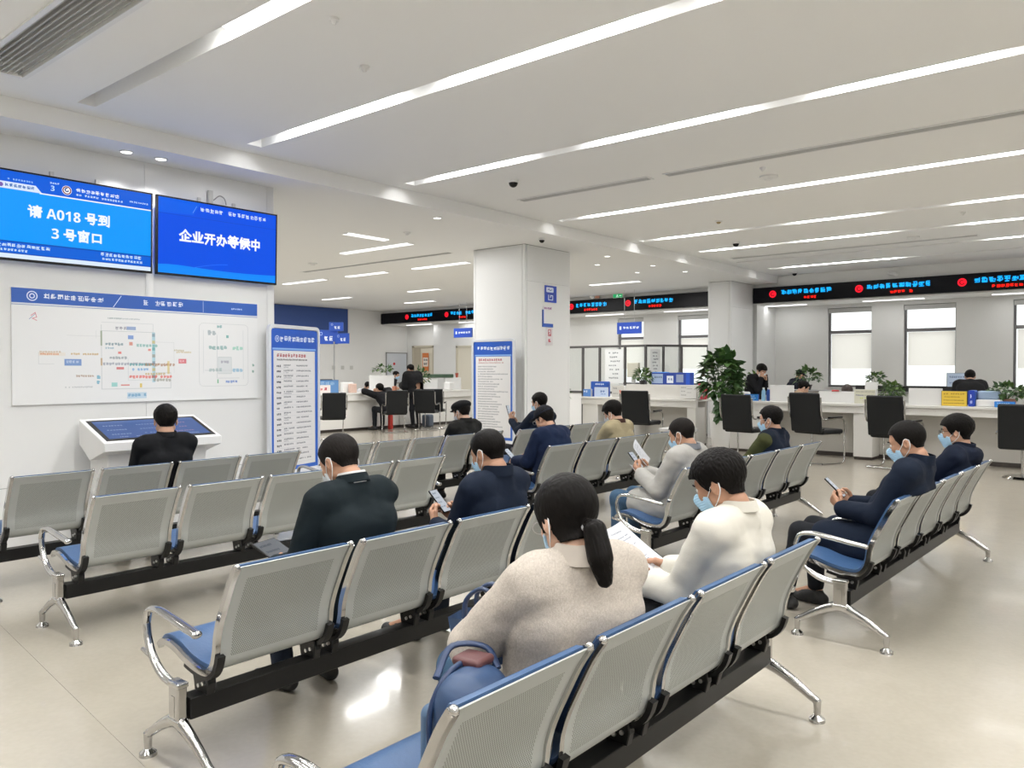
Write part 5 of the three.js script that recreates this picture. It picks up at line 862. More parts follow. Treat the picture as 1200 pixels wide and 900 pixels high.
// ---------------------------------------------------------------- things on the counters
const flat = (name, label, cat, w, h, d, pos, turn, mat, face) => { const o = thing(name, label, cat, pos, turn); part('body', new RoundedBoxGeometry(w, h, d, 2, Math.min(w, h, d) * 0.2).translate(0, h / 2, 0), mat, o); if (face) part('print', new THREE.PlaneGeometry(w * 0.97, h * 0.97).translate(0, h / 2, d / 2 + 0.0008), printed(face, 0.5), o); return o; };
const pr = (bg, ...rows) => canvas(256, 192, (g, w, h) => { g.fillStyle = bg; g.fillRect(0, 0, w, h); for (const [x, y, s, n, c] of rows) scribble(g, x, y, s, n, c, s * 0.16); });
{
  const yellow = pr('#e8c64a', [20, 24, 22, 9, '#b08a20'], [30, 66, 18, 8, '#b08a20'], [20, 110, 16, 12, '#a07c20'], [20, 150, 14, 14, '#8a6a1c']), blue = pr('#2a80d0', [30, 40, 26, 6, '#cfe6ff'], [40, 96, 32, 5, '#dff0ff'], [60, 150, 20, 6, '#bfe0ff']);
  flat('desk_sign', 'yellow notice in a dark frame standing on the long counter', 'sign', 0.36, 0.235, 0.03, [-2.66, 0.93, -13.88], 0, MAT.frameDark, yellow);
  flat('box_file', 'blue box file standing beside the yellow notice', 'file', 0.09, 0.25, 0.22, [-2.42, 0.93, -13.95], 0, MAT.signBlue, pr('#1c3fae', [80, 40, 60, 1, '#dfe8ff'], [80, 120, 40, 2, '#dfe8ff']));
  flat('paper_tray', 'white paper tray stack with a blue grey top tray', 'tray', 0.34, 0.11, 0.26, [-2.2, 0.93, -14.0], 0, MAT.white); flat('file_box', 'blue grey file box on top of the white paper tray', 'box', 0.28, 0.13, 0.24, [-2.22, 1.04, -14.05], 0, std(lin(0.3, 0.4, 0.55)));
  flat('name_plate', 'bright blue name plate before the terracotta bowl plant', 'sign', 0.27, 0.09, 0.05, [-1.98, 0.93, -13.85], 0, MAT.signBlue, blue);
  flat('name_plate', 'bright blue name plate near the staff with the backpack', 'sign', 0.25, 0.12, 0.05, [-5.95, 0.93, -13.9], 0.05, MAT.signBlue, blue);
  flat('leaflet_card', 'white card with highlighted lines beside the potted plant', 'card', 0.34, 0.24, 0.02, [-3.98, 0.93, -13.87], 0, MAT.white, pr('#d8d6c4', [16, 20, 20, 11, '#a8a898'], [16, 70, 18, 5, '#707090'], [110, 72, 18, 6, '#b0b0a0'], [70, 110, 18, 5, '#c8d850'], [80, 150, 16, 8, '#c0c0a8']));
  flat('leaflet_card', 'small white stand up card behind the highlighted card', 'card', 0.2, 0.36, 0.02, [-3.93, 0.93, -14.05], 0, MAT.white);
  flat('tissue_box', 'white tissue box at the end of the long counter', 'box', 0.22, 0.16, 0.13, [-6.15, 0.93, -14.0], 0, MAT.white);
  for (const [x, c, l] of [[-5.77, [0.3, 0.55, 0.75], 'light blue water bottle on the long counter'], [-5.68, [0.02, 0.07, 0.3], 'dark blue water bottle on the long counter']]) { const o = thing('water_bottle', l, 'bottle', [x, 0.93, -14.0]); part('bottle', new THREE.LatheGeometry([[0, 0], [0.034, 0], [0.036, 0.02], [0.036, 0.17], [0.02, 0.205], [0.016, 0.21], [0, 0.21]].map((p) => new THREE.Vector2(...p)), 18), std(lin(...c), 0.3), o); part('cap', cyl(0, 0.21, 0.24, 0, 0.019), MAT.white, o); }
  solo('handbag', new RoundedBoxGeometry(0.36, 0.17, 0.18, 4, 0.07).translate(-5.1, 1.01, -13.95), MAT.leather, 'rounded black bag lying on the long counter', 'bag');
  solo('marker_pen', tube([V(-4.62, 1.13, -14.2), V(-4.5, 1.13, -14.18)], 0.014, { smooth: false }), std(lin(0.5, 0.02, 0.02), 0.4), 'thick red marker on the low counter screen', 'pen');
  flat('computer_monitor', 'lit monitor before the staff member in black', 'monitor', 0.42, 0.34, 0.03, [-2.95, 1.1, -15.85], 0.3, MAT.black, pr('#c4d4ea', [20, 30, 20, 9, '#6a80a8'], [20, 90, 20, 8, '#8aa0c4'], [80, 140, 40, 1, '#404a5a']));
  flat('computer_monitor', 'monitor with an orange picture between the two seated staff', 'monitor', 0.4, 0.3, 0.03, [-6.55, 1.1, -15.6], 0, MAT.black, pr('#c87a50', [20, 30, 40, 4, '#e8b090'], [60, 110, 50, 2, '#e0d8d0']));
  for (const [x, z, l] of [[-1.2, -15.6, 'black monitor back on the staff desk past the green bowl plant'], [0.6, -15.6, 'black monitor back at the end of the staff desk']]) { flat('computer_monitor', l, 'monitor', 0.5, 0.32, 0.04, [x, 1.1, z], Math.PI, MAT.black); }
  // middle counter
  flat('leaflet_rack', 'blue leaflet rack with a white card on the middle counter', 'rack', 0.42, 0.32, 0.12, [-9.3, 0.93, -13.98], 0, MAT.signBlue, pr('#2456b4', [70, 20, 26, 5, '#dfe8f8']));
  flat('leaflet_card', 'pale blue card leaning on the blue leaflet rack', 'card', 0.34, 0.2, 0.012, [-9.2, 0.93, -13.86], 0, MAT.white, pr('#c4d4f0', [110, 60, 44, 2, '#5070b0'], [120, 120, 30, 3, '#7090c8']));
  flat('leaflet_rack', 'grey and orange leaflet stack beside the pale blue card', 'rack', 0.3, 0.24, 0.1, [-8.8, 0.93, -13.92], 0, MAT.white, pr('#cfcdc8', [20, 30, 30, 3, '#888'], [150, 70, 60, 1, '#d86040'], [20, 120, 26, 4, '#999']));
  flat('leaflet_rack', 'small blue and white leaflet holder at the counter corner', 'rack', 0.2, 0.16, 0.08, [-9.56, 0.93, -13.9], 0, MAT.white, pr('#5a8ad0', [20, 30, 60, 2, '#e8f0fc']));
  flat('printed_banner', 'dark blue printed panel with white squares on the counter screen', 'sign', 0.92, 0.24, 0.04, [-7.65, 1.2, -14.05], 0, MAT.signBlue, canvas(512, 136, (g, w, h) => { g.fillStyle = '#20409a'; g.fillRect(0, 0, w, h); g.fillStyle = '#a8bcdc'; g.fillRect(0, 14, 140, 110); g.fillStyle = '#e6ecf6'; g.fillRect(190, 36, 84, 84); g.fillStyle = '#98a4c0'; g.fillRect(310, 20, 90, 90); g.fillStyle = '#2858c8'; g.fillRect(430, 0, 50, 136); scribble(g, 30, 40, 24, 4, '#54668a'); scribble(g, 205, 60, 30, 2, '#5060a0'); }));
  flat('leaflet_card', 'white ruled card hanging on the counter screen by the tall plant', 'card', 0.34, 0.24, 0.01, [-7.2, 0.95, -13.84], 0, MAT.white, pr('#e6e6e4', [14, 20, 16, 5, '#9a9a9a'], [110, 40, 14, 6, '#aaa'], [14, 80, 16, 4, '#9a9a9a'], [110, 100, 14, 5, '#aaa'], [14, 140, 16, 5, '#9a9a9a']));
  flat('drink_pack', 'red and blue printed pack at the end of the middle counter', 'pack', 0.16, 0.3, 0.08, [-6.95, 0.93, -13.95], 0, std(lin(0.5, 0.05, 0.06)), pr('#c04050', [20, 20, 50, 3, '#3aa0d0'], [20, 110, 50, 3, '#f0d0d0']));
  flat('bag', 'crumpled bright blue bag behind the plant on the counter screen', 'bag', 0.36, 0.52, 0.16, [-8.05, 0.93, -14.3], 0, std(lin(0.02, 0.25, 0.7)));
  // side hall counter
  flat('computer_monitor', 'monitor with a blue picture on the side hall counter', 'monitor', 0.5, 0.32, 0.05, [-15.6, 0.93, -11.75], Math.PI / 2 - 0.2, MAT.black, pr('#5a86b8', [10, 20, 60, 3, '#88a8c8']));
  flat('leaflet_card', 'white card with red hearts before the side hall monitor', 'card', 0.3, 0.2, 0.02, [-15.42, 0.93, -11.5], Math.PI / 2 - 0.1, MAT.white, pr('#e8dcd8', [20, 60, 60, 1, '#c04a4a'], [110, 50, 70, 1, '#b03a4a']));
  flat('paper_stack', 'upright white papers between the monitor and the seated staff', 'papers', 0.34, 0.26, 0.1, [-15.6, 0.93, -12.3], Math.PI / 2, MAT.white);
  flat('gift_bag', 'small pale pink paper bag on the side hall counter', 'bag', 0.2, 0.22, 0.1, [-15.45, 0.93, -12.35], Math.PI / 2, std(lin(0.7, 0.5, 0.42)));
  { const o = thing('office_chair', 'black staff chair back showing over the side hall counter', 'chair', [-16.9, 0, -12.6], -Math.PI / 2); part('backrest', bx(-0.25, 0.25, 0.6, 1.25, -0.03, 0.03, 0.025), MAT.leather, o); part('seat', bx(-0.25, 0.25, 0.44, 0.52, 0.03, 0.5, 0.03), MAT.leather, o); part('pedestal', [cyl(0, 0.02, 0.44, 0.26, 0.03), cyl(0, 0, 0.03, 0.26, 0.28, 0.2)], MAT.black, o); part('spine', bx(-0.03, 0.03, 0.46, 0.7, -0.05, -0.02), MAT.black, o); }
  flat('plant_tin', 'orange pot on the counter edge by the standing customer', 'pot', 0.1, 0.14, 0.1, [-15.5, 0.93, -13.75], 0, std(lin(0.5, 0.2, 0.12)));
  flat('file_stack', 'mixed green and dark files piled on the side hall screens', 'files', 0.9, 0.1, 0.3, [-15.9, 1.27, -15.75], Math.PI / 2, std(lin(0.05, 0.1, 0.06))); flat('paper_stack', 'crumpled white papers between the counter screens', 'papers', 0.3, 0.22, 0.2, [-15.5, 0.93, -15.75], Math.PI / 2 + 0.3, MAT.white);
  solo('flower_pot', cyl(-15.825, 1.27, 1.4, -16.4, 0.03, 0.05), std(lin(0.4, 0.08, 0.05)), 'small red pot at the end of the side hall screens', 'pot');
  const fe = thing('fire_extinguisher', 'small red fire extinguisher standing by the side hall counter', 'extinguisher', [-15.15, 0, -13.3]); part('cylinder', new THREE.LatheGeometry([[0, 0], [0.06, 0], [0.065, 0.02], [0.065, 0.34], [0.03, 0.41], [0, 0.41]].map((p) => new THREE.Vector2(...p)), 18), std(lin(0.5, 0.03, 0.02), 0.35), fe); part('valve', bx(-0.03, 0.05, 0.41, 0.47, -0.015, 0.015, 0.005), MAT.black, fe);
  flat('waste_bin', 'blue grey waste bin under the side hall counter', 'bin', 0.24, 0.32, 0.24, [-15.1, 0, -14.55], 0.2, std(lin(0.12, 0.15, 0.2)));
  flat('shopping_bag', 'white bag with coloured print under the middle counter', 'bag', 0.2, 0.24, 0.12, [-8.95, 0, -13.75], 0, MAT.white, pr('#c8d4e0', [40, 20, 60, 2, '#4a80b0'], [30, 100, 60, 3, '#d87050']));
  flat('side_bench', 'low grey table beside the visitor chair at the middle counter', 'table', 0.6, 0.06, 0.4, [-6.9, 0.38, -12.9], 0.1, MAT.vent); const lb = scene.children[scene.children.length - 1]; for (const [x, z] of [[-0.26, -0.16], [0.26, -0.16], [-0.26, 0.16], [0.26, 0.16]]) part('leg', cyl(x, -0.38, 0, z, 0.014), MAT.chrome, lb);
}
// ---------------------------------------------------------------- wall and hanging signs
{
  const bp = solo('wall_panel', bx(XL, XL + 0.03, 2.46, 3.41, -15.95, -12.4, 0.004), MAT.darkBlue, 'large plain dark blue panel high on the side hall wall', 'panel');
  const wb = thing('whiteboard', 'white magnet board with a red magnet in the far corner', 'whiteboard', [XL + 0.02, 1.55, -18.0], Math.PI / 2); part('frame', [bx(-0.47, 0.47, -0.52, -0.49, -0.015, 0.015), bx(-0.47, 0.47, 0.49, 0.52, -0.015, 0.015), bx(-0.47, -0.44, -0.52, 0.52, -0.015, 0.015), bx(0.44, 0.47, -0.52, 0.52, -0.015, 0.015)], MAT.grey, wb); part('board', bx(-0.44, 0.44, -0.49, 0.49, -0.01, 0.005), std(lin(0.68, 0.72, 0.78), 0.25), wb); part('magnet', cyl(-0.12, 0, 0.01, 0, 0.045).rotateX(Math.PI / 2).translate(0, 0.14, 0.006), std(lin(0.6, 0.02, 0.02)), wb);
  const hang = (x, z, w, h, y, label, col = MAT.signBlue) => { const o = thing('hanging_sign', label, 'sign', [x, y, z]); part('panel', card(w, h, 0.03), col, o); part('print', new THREE.PlaneGeometry(w * 0.94, h * 0.9).translate(0, 0, 0.016), printed(canvas(256, 128, (g, W, H) => { g.fillStyle = '#1d49b8'; g.fillRect(0, 0, W, H); scribble(g, 60, 44, 34, 5, '#dfe8ff', 6); g.fillStyle = '#dfe8ff'; g.fillRect(20, 40, 22, 42); }), 0.5), o); for (const s of [-1, 1]) part('rod', cyl(s * w * 0.2, h / 2, SOF - y, 0, 0.005), MAT.steel, o); };
  hang(-15.67, -16.5, 0.72, 0.27, 2.55, 'blue hanging sign near the far corner doors'); hang(-10.15, -16.5, 0.68, 0.28, 2.5, 'blue hanging sign above the glass partition');
  const ps = thing('pole_sign', 'blue direction signs clustered on a tall pole in the side hall', 'sign', [-16.3, 0, -12.45], 0.7); part('pole', cyl(0, 0, 2.2, 0, 0.018), MAT.grey, ps); part('foot', cyl(0, 0, 0.02, 0, 0.18), MAT.grey, ps);
  const st = printed(canvas(256, 140, (g, W, H) => { g.fillStyle = '#1f50bc'; g.fillRect(0, 0, W, H); scribble(g, 30, 60, 56, 3, '#e8f0ff', 9); g.strokeStyle = '#bcd0f8'; g.lineWidth = 5; g.beginPath(); g.arc(50, 36, 16, 0, 7); g.stroke(); }), 0.5);
  for (const [x, y, w, h, t] of [[-0.18, 2.32, 0.52, 0.36, 0.1], [0.22, 2.28, 0.38, 0.26, -0.3], [0.06, 2.58, 0.36, 0.22, 0.05]]) { const p = part('sign_panel', card(w, h, 0.025), MAT.signBlue, ps); p.position.set(x, y, x * 0.2); p.rotation.y = t; const f = part('print', new THREE.PlaneGeometry(w * 0.96, h * 0.94), st, p); f.position.z = 0.0135; }
  const ex = thing('exit_sign', 'green emergency exit sign above the display band', 'sign', [-10.95, 3.38, ZLED + 0.12]); part('case', card(0.3, 0.11, 0.04), MAT.white, ex); part('face', new THREE.PlaneGeometry(0.28, 0.1).translate(0, 0, 0.021), glow(canvas(128, 46, (g, w, h) => { g.fillStyle = '#2fae6a'; g.fillRect(0, 0, w, h); g.fillStyle = '#e8fff0'; g.beginPath(); g.arc(56, 10, 5, 0, 7); g.fill(); g.fillRect(50, 16, 14, 14); g.fillRect(44, 30, 8, 12); g.fillRect(62, 30, 8, 12); g.fillRect(84, 20, 28, 8); }), 0.9), ex);
  // signs on the column
  const col = (name, label, y0, y1, z0, z1, tex, mat) => { const o = thing(name, label, 'sign', [-7.648, (y0 + y1) / 2, (z0 + z1) / 2], Math.PI / 2); part('plate', card(z0 - z1, y1 - y0, 0.006).translate(0, 0, 0.003), mat ?? MAT.white, o); if (tex) part('print', new THREE.PlaneGeometry((z0 - z1) * 0.98, (y1 - y0) * 0.98).translate(0, 0, 0.0066), printed(tex, 0.4), o); };
  col('column_sign', 'square blue sign with white symbols on the column', 2.56, 2.83, -9.9, -10.22, canvas(180, 220, (g, w, h) => { g.fillStyle = '#1c3ea8'; g.fillRect(0, 0, w, h); g.fillStyle = '#dfe6f4'; g.beginPath(); g.roundRect(26, 22, 108, 66, 12); g.fill(); g.strokeStyle = '#28408c'; g.lineWidth = 8; g.beginPath(); g.moveTo(48, 60); g.lineTo(66, 44); g.lineTo(84, 64); g.lineTo(112, 50); g.stroke(); g.strokeStyle = '#dfe6f4'; g.lineWidth = 12; g.beginPath(); g.moveTo(60, 120); g.lineTo(60, 186); g.lineTo(122, 186); g.lineTo(122, 128); g.lineTo(90, 128); g.lineTo(90, 158); g.stroke(); }));
  col('column_sign', 'thin pale purple text strip on the column', 2.44, 2.495, -9.88, -10.1, canvas(128, 32, (g, w, h) => { g.fillStyle = '#e4dfe4'; g.fillRect(0, 0, w, h); scribble(g, 6, 5, 22, 5, '#8a5a86', 5); }));
  { const o = thing('column_sign', 'blue angle shaped bracket sign on the column', 'sign', [-7.648, 2.3, -9.98], Math.PI / 2); part('bracket', [bx(-0.13, -0.1, -0.13, 0.14, 0, 0.012), bx(-0.1, 0.14, -0.13, -0.075, 0, 0.012)], MAT.signBlue, o); }
  col('column_sign', 'small white tag with red lettering on the column', 1.88, 2.16, -9.95, -10.12, canvas(100, 180, (g, w, h) => { g.fillStyle = '#dcd8da'; g.fillRect(0, 0, w, h); g.strokeStyle = '#b04a58'; g.lineWidth = 9; g.strokeRect(30, 20, 40, 60); g.beginPath(); g.arc(52, 56, 14, 0, 5); g.stroke(); scribble(g, 28, 110, 44, 1, '#b04a58', 8); }));
  // notice on the far door and switches
  solo('door_notice', bx(-19.4, -19.1, 1.45, 2.05, ZWIN + 0.051, ZWIN + 0.055), printed(canvas(100, 200, (g, w, h) => { g.fillStyle = '#d88048'; g.fillRect(0, 0, w, h); g.fillStyle = '#eee4da'; g.fillRect(10, 50, 80, 100); scribble(g, 20, 60, 30, 2, '#555'); scribble(g, 20, 105, 30, 2, '#555'); }), 0.6), 'orange edged notice on the far cream door', 'notice');
  for (const z of [-15.4, -15.75, -16.1]) solo('switch_plate', bx(XL, XL + 0.012, 1.5, 1.62, z - 0.06, z + 0.06, 0.004), std(lin(0.6, 0.6, 0.57)), 'small grey white switch plate on the side hall wall', 'switch', 'switch plates on the side hall wall');
}
// ---------------------------------------------------------------- small fittings on the ceilings
{
  const dome = (x, y, z, label, mat = MAT.black, r = 0.05) => { const o = thing('dome_camera', label, 'camera', [x, y, z]); part('base', cyl(0, -0.03, 0, 0, r * 1.15), MAT.white, o); part('dome', new THREE.SphereGeometry(r, 18, 10, 0, 6.2832, Math.PI / 2, Math.PI / 2).translate(0, -0.03, 0), mat, o); };
  dome(-5.62, TRAY, -6.72, 'black dome camera hanging beside the second light row'); dome(-5.55, TRAY, -12.3, 'dark dome camera before the display band'); dome(-6.85 - 0.3, SOF, -9.2, 'small dome camera above the column corner', MAT.black, 0.04);
  dome(-6.3, TRAY, -16.9, 'small dome camera over the display band start', MAT.black, 0.05);
  const disc = (x, y, z, r, label, mat = MAT.white) => { const o = thing('smoke_detector', label, 'detector', [x, y, z]); part('base', cyl(0, -0.018, 0, 0, r), MAT.white, o); part('sensor', cyl(0, -0.04, -0.018, 0, r * 0.35, r * 0.7), mat, o); };
  disc(-3.4, TRAY, -8.35, 0.1, 'round white speaker cover between the long ceiling lights'); disc(-4.95, TRAY, -10.4, 0.05, 'small tan detector beside the third light row', std(lin(0.45, 0.35, 0.18))); disc(-3.2, TRAY, -13.6, 0.09, 'round white cover before the display band'); disc(-3.85, TRAY, -2.95, 0.028, 'small sprinkler beside the first long light'); disc(-4.3, TRAY, -3.55, 0.035, 'small round cover near the first long light');
  disc(-8.3, SOF, -7.6, 0.05, 'small detector in the low side ceiling before the column'); disc(-12, SOF, -8.7, 0.08, 'round cover in the low side ceiling'); disc(-3.3, TRAY, -7.95, 0.03, 'tiny sprinkler beside the long air slot'); disc(-2.2, TRAY, -11.9, 0.03, 'tiny sprinkler between the rear light rows');
  const wc = thing('wall_camera', 'white camera on a bracket above the display band', 'camera', [-4.5, 3.44, ZLED]); part('bracket', bx(-0.05, 0.05, -0.03, 0.03, 0, 0.06, 0.01), MAT.white, wc); part('body', new THREE.CapsuleGeometry(0.04, 0.12, 6, 12).rotateZ(1.3).translate(0.06, 0, 0.1), MAT.white, wc);
  const hn = thing('alarm_horn', 'white and orange alarm horn above the display band', 'alarm', [-11.75, 3.42, ZLED + 0.09]); part('horn', new THREE.SphereGeometry(0.08, 16, 12), MAT.white, hn); part('label_plate', bx(0.05, 0.2, -0.06, 0.07, -0.02, 0, 0.004), std(lin(0.7, 0.35, 0.25)), hn);
  const tm = thing('screen_bracket', 'grey cable bracket on top of the deep blue television', 'bracket', [XTV + 0.03, 3.15, -4.1]); part('plate', bx(-0.02, 0.02, -0.02, 0.11, -0.02, 0.02), MAT.steel, tm); part('cable', tube([V(0.01, 0.02, -0.03), V(0.02, 0.07, -0.09), V(0.02, 0.05, -0.14), V(0.02, -0.01, -0.16)], 0.006, { seg: 6, n: 4 }), MAT.grey, tm);
}
// ---------------------------------------------------------------- people at the counters
const far = { cell: 0.02, fold: 0.006 };
person({ ...far, tag: 'standing', label: 'person standing in a black hooded coat with their back turned at the side hall counter', x: -14.93, z: -13.95, stand: true, lean: 0.12, bend: 0.25, pitch: 0.3, mask: null, top: cloth(0.008, 0.008, 0.009), hood: 1, loose: 0.055, wL: [0.12, 1.1, 0.36], wR: [-0.2, 1.0, 0.38], seed: 21 });
person({ ...far, tag: 'leaning', label: 'person in a black jacket leaning over the side hall counter', x: -14.75, z: -12.95, scale: 1.05, lean: 0.55, bend: 0.35, pitch: 0.1, mask: null, top: cloth(0.01, 0.01, 0.012), loose: 0.015, wL: [0.28, 0.93, 0.62], wR: [-0.2, 0.93, 0.66], pL: [1, 0.3, 0], pR: [-1, 0.3, 0], seed: 22 });
person({ ...far, tag: 'staffA', label: 'person in white writing behind the side hall counter', x: -16.75, z: -13.7, turn: Math.PI, pitch: 0.7, lean: 0.1, bend: 0.4, top: cloth(0.6, 0.6, 0.62), wL: [0.15, 0.95, 0.5], wR: [-0.15, 0.95, 0.5], y: 0.02, seed: 23 });
person({ ...far, tag: 'staffB', label: 'person in a dark top beside the one writing in white', x: -16.7, z: -14.15, turn: Math.PI, pitch: 0.6, lean: 0.1, bend: 0.4, top: cloth(0.02, 0.02, 0.03), y: 0.05, seed: 24 });
person({ ...far, tag: 'staffC', label: 'person with a white collar standing before the white magnet board', x: -17.6, z: -15.35, turn: Math.PI + 0.5, stand: true, scale: 0.9, lean: 0.3, bend: 0.3, pitch: 0.3, top: cloth(0.03, 0.03, 0.04), shirt: cloth(0.7, 0.7, 0.7), seed: 25 });
person({ ...far, tag: 'backpack', label: 'person in black with a dark backpack standing behind the long counter', x: -6.4, z: -14.95, turn: Math.PI - 0.4, stand: true, lean: 0.2, bend: 0.3, pitch: 0.5, mask: 'white', hair: 'thick', top: cloth(0.012, 0.012, 0.014), wL: [0.05, 1.3, 0.32], wR: [-0.05, 1.35, 0.3], seed: 26 });
person({ ...far, tag: 'capped', label: 'person in a dark top and black hat behind the long counter', x: -6.2, z: -16.45, turn: Math.PI + 0.9, stand: true, scale: 0.92, lean: 0.2, bend: 0.3, pitch: 0.4, mask: null, hat: 'cap', top: cloth(0.015, 0.018, 0.028), seed: 27 });
person({ ...far, tag: 'beige', label: 'person with a beige scarf behind the rounded black bag', x: -5.5, z: -14.75, turn: Math.PI + 0.6, y: 0.1, pitch: 0.5, mask: null, skin: 'c', top: cloth(0.5, 0.36, 0.25), seed: 28 });
person({ ...far, tag: 'bowed', label: 'person with brown hair bowed towards the low counter screen', x: -4.6, z: -14.85, turn: Math.PI / 2 + 0.4, y: 0.1, lean: 0.2, bend: 0.4, pitch: 0.8, mask: null, hair: 'thick', hairMat: std(lin(0.03, 0.016, 0.012), 0.5), top: cloth(0.4, 0.4, 0.42), seed: 29 });
person({ ...far, tag: 'staffR', label: 'person in a black jumper seen from behind at a lit monitor', x: -2.62, z: -14.9, turn: -Math.PI / 2 + 0.2, stand: true, scale: 0.94, lean: 0.3, bend: 0.35, pitch: 0.55, mask: null, top: cloth(0.011, 0.011, 0.012), loose: 0.02, seed: 30 });
{ const o = thing('backpack', 'dark grey backpack on the person in black behind the long counter', 'backpack', [-6.68, 1.12, -14.85], -0.8); part('bag', new RoundedBoxGeometry(0.32, 0.46, 0.18, 4, 0.07), cloth(0.015, 0.016, 0.022), o); part('pocket', new RoundedBoxGeometry(0.26, 0.2, 0.06, 3, 0.025).translate(0, -0.1, 0.11), cloth(0.02, 0.02, 0.028), o); part('badge', cyl(0.08, 0, 0.01, 0, 0.05).rotateX(Math.PI / 2).translate(0, 0.12, 0.092), std(lin(0.3, 0.03, 0.1)), o); }
// ---------------------------------------------------------------- things held or carried
const local = (p, x, y, z) => V(x, y, z).multiplyScalar(p.scale.x).applyAxisAngle(V(0, 1, 0), p.rotation.y).add(p.position);
const who = (t) => PEOPLE.find((q) => q[0] === t)[1];
const phoneFace = pr('#cfd6e0', [20, 20, 16, 9, '#7a8698'], [20, 60, 16, 10, '#8a96a8'], [20, 100, 16, 8, '#8a96a8'], [20, 140, 16, 9, '#7a8698']);
function phone(t, at, rx, ry, label, w = 0.074, h = 0.155, name = 'smartphone') {
  const p = who(t), c = local(p, ...at), o = thing(name, label, name === 'smartphone' ? 'phone' : 'tablet', c.toArray(), 0);
  o.rotation.set(0, 0, 0); o.rotateY(p.rotation.y + Math.PI + ry); o.rotateX(rx);
  part('case', new RoundedBoxGeometry(w, h, 0.009, 3, 0.004), MAT.black, o); part('screen', new THREE.PlaneGeometry(w * 0.92, h * 0.94).translate(0, 0, 0.0048), glow(phoneFace, name === 'tablet' ? 0.22 : 0.8), o); return o;
}
phone('C3', [0.0, 0.775, 0.305], -0.75, 0.2, 'smartphone with a light screen held by the person in the navy stand collar jacket');
phone('C1', [0.12, 0.64, 0.36], -1.1, 0.3, 'dark tablet on the lap of the person in the green blazer', 0.16, 0.23, 'tablet');
phone('E1', [0.03, 0.785, 0.245], -0.8, 0.15, 'smartphone held by the person in the long navy coat');
phone('hood', [0.08, 0.66, 0.45], -0.9, 0, 'dark smartphone held by the person in the hooded jacket');
phone('phone', [0.06, 0.98, 0.42], -0.3, 0.2, 'smartphone raised by the person before the column');
phone('grey', [0.03, 0.8, 0.32], -0.7, 0.1, 'smartphone held over papers by the person in the grey coat');
function sheet(w, h, bend, tex, name, label, t, at, rx, ry, rz = 0) {
  const g = new THREE.PlaneGeometry(w, h, 10, 10), q = g.attributes.position; for (let i = 0; i < q.count; i++) { const x = q.getX(i) / w, y = q.getY(i) / h; q.setZ(i, bend * (x * x + 0.4 * y * y) * 2); } g.computeVertexNormals();
  const p = who(t), c = local(p, ...at), o = thing(name, label, 'paper', c.toArray()); o.rotateY(p.rotation.y + Math.PI + ry); o.rotateX(rx); o.rotateZ(rz);
  part('sheet', g, new THREE.MeshStandardMaterial({ map: tex, roughness: 0.8, side: THREE.DoubleSide }), o); return o;
}
const doc = canvas(420, 594, (g, w, h) => { g.fillStyle = '#c6c8cd'; g.fillRect(0, 0, w, h); scribble(g, 110, 60, 20, 10, '#6a6e78'); for (let i = 0; i < 9; i++) scribble(g, 50, 120 + i * 34, 13, Math.round(rr(10, 22)), '#6c707a', 2.5); g.strokeStyle = '#444'; g.lineWidth = 3; g.beginPath(); g.moveTo(200, 460); g.bezierCurveTo(240, 420, 260, 500, 300, 440); g.bezierCurveTo(320, 420, 330, 480, 360, 450); g.stroke(); });
sheet(0.24, 0.31, 0.03, doc, 'document', 'white signed document held by the person in the white shirt', 'white', [-0.12, 0.7, 0.4], -0.95, 0.2);
{ const p = who('white'), c = local(p, -0.14, 0.645, 0.36), o = thing('folder', 'blue folder under the document on the lap', 'folder', c.toArray()); o.rotateY(p.rotation.y + Math.PI - 0.25); o.rotateX(-1.3); part('cover', new RoundedBoxGeometry(0.24, 0.31, 0.008, 2, 0.003), std(lin(0.06, 0.1, 0.26), 0.5), o); part('pages', bx(-0.11, 0.11, -0.148, 0.148, 0.004, 0.008), MAT.white, o); }
sheet(0.15, 0.21, 0.02, doc, 'document', 'small white sheet sticking up from the hands of the person in grey', 'grey', [-0.03, 0.84, 0.31], -0.5, 0.2, 0.5);
sheet(0.15, 0.21, 0.02, doc, 'document', 'white sheet hanging below the phone of the person in grey', 'grey', [0.08, 0.69, 0.24], -0.9, 0.3, -0.5);
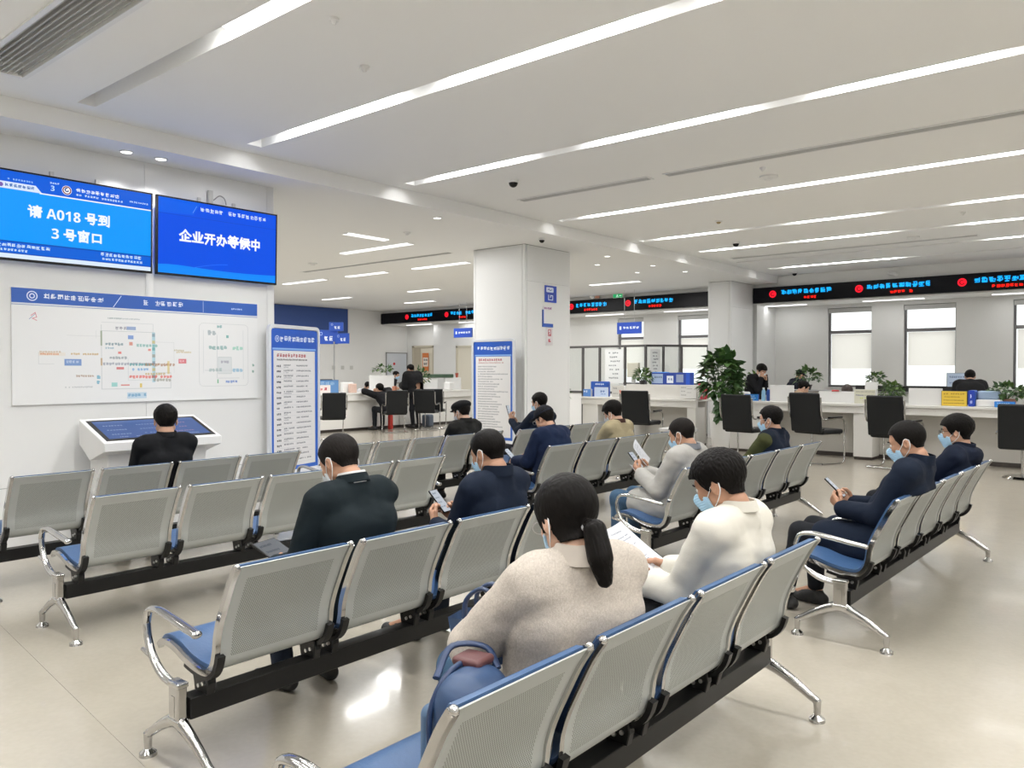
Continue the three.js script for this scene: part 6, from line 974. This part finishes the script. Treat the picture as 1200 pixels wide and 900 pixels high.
{ // bags of the woman with the ponytail
  const w = who('woman'), leatherBlue = std(lin(0.02, 0.05, 0.12), 0.45), dk = std(lin(0.012, 0.03, 0.085), 0.42);
  const c = local(w, 0.33, 0.0, 0.06), o = thing('shoulder_bag', 'blue leather shoulder bag on the seat beside the ponytailed person', 'bag', [-1.385, 0.42, -1.49], 0.15);
  part('body', new RoundedBoxGeometry(0.17, 0.31, 0.22, 6, 0.08).translate(0, 0.155, 0), leatherBlue, o); part('front_pocket', new RoundedBoxGeometry(0.06, 0.2, 0.17, 5, 0.028).translate(-0.085, 0.12, 0), std(lin(0.07, 0.13, 0.22), 0.5), o);
  part('flap', new RoundedBoxGeometry(0.09, 0.025, 0.08, 4, 0.011).translate(-0.03, 0.312, -0.05), std(lin(0.1, 0.035, 0.035), 0.5), o);
  part('piping', tube([V(-0.05, 0.03, 0.1), V(-0.06, 0.22, 0.098), V(-0.045, 0.298, 0.05), V(-0.045, 0.302, -0.05), V(-0.06, 0.22, -0.098), V(-0.05, 0.03, -0.1)], 0.008, { seg: 8, n: 4 }), dk, o); part('strap', tube([V(0.03, 0.29, -0.08), V(-0.02, 0.33, -0.1), V(-0.09, 0.34, -0.04), V(-0.07, 0.29, 0.06)], 0.007, { seg: 8, n: 5, flat: 1.6 }), dk, o);
  const c2 = local(w, 0.07, 0.0, 0.27), t = thing('tote_bag', 'blue tote bag with looped handles on the lap of the ponytailed person', 'bag', [c2.x, 0.535, c2.z], 0.25); t.scale.setScalar(0.82);
  const body = new THREE.CylinderGeometry(0.17, 0.13, 0.2, 4, 1, true).rotateY(Math.PI / 4).scale(1.15, 1, 0.62).translate(0, 0.1, 0); part('body', body, Object.assign(leatherBlue.clone(), { side: THREE.DoubleSide }), t);
  for (const s of [-1, 1]) part('handle', tube([V(-0.07, 0.17, s * 0.06), V(-0.07, 0.27, s * 0.045), V(0, 0.32, s * 0.04), V(0.07, 0.27, s * 0.045), V(0.07, 0.17, s * 0.06)], 0.009, { seg: 8, n: 5, flat: 1.6 }), dk, t); part('contents', bx(-0.1, 0.1, 0.02, 0.19, -0.05, 0.05, 0.01), std(lin(0.5, 0.45, 0.42)), t);
}
renderer.render(scene, camera);
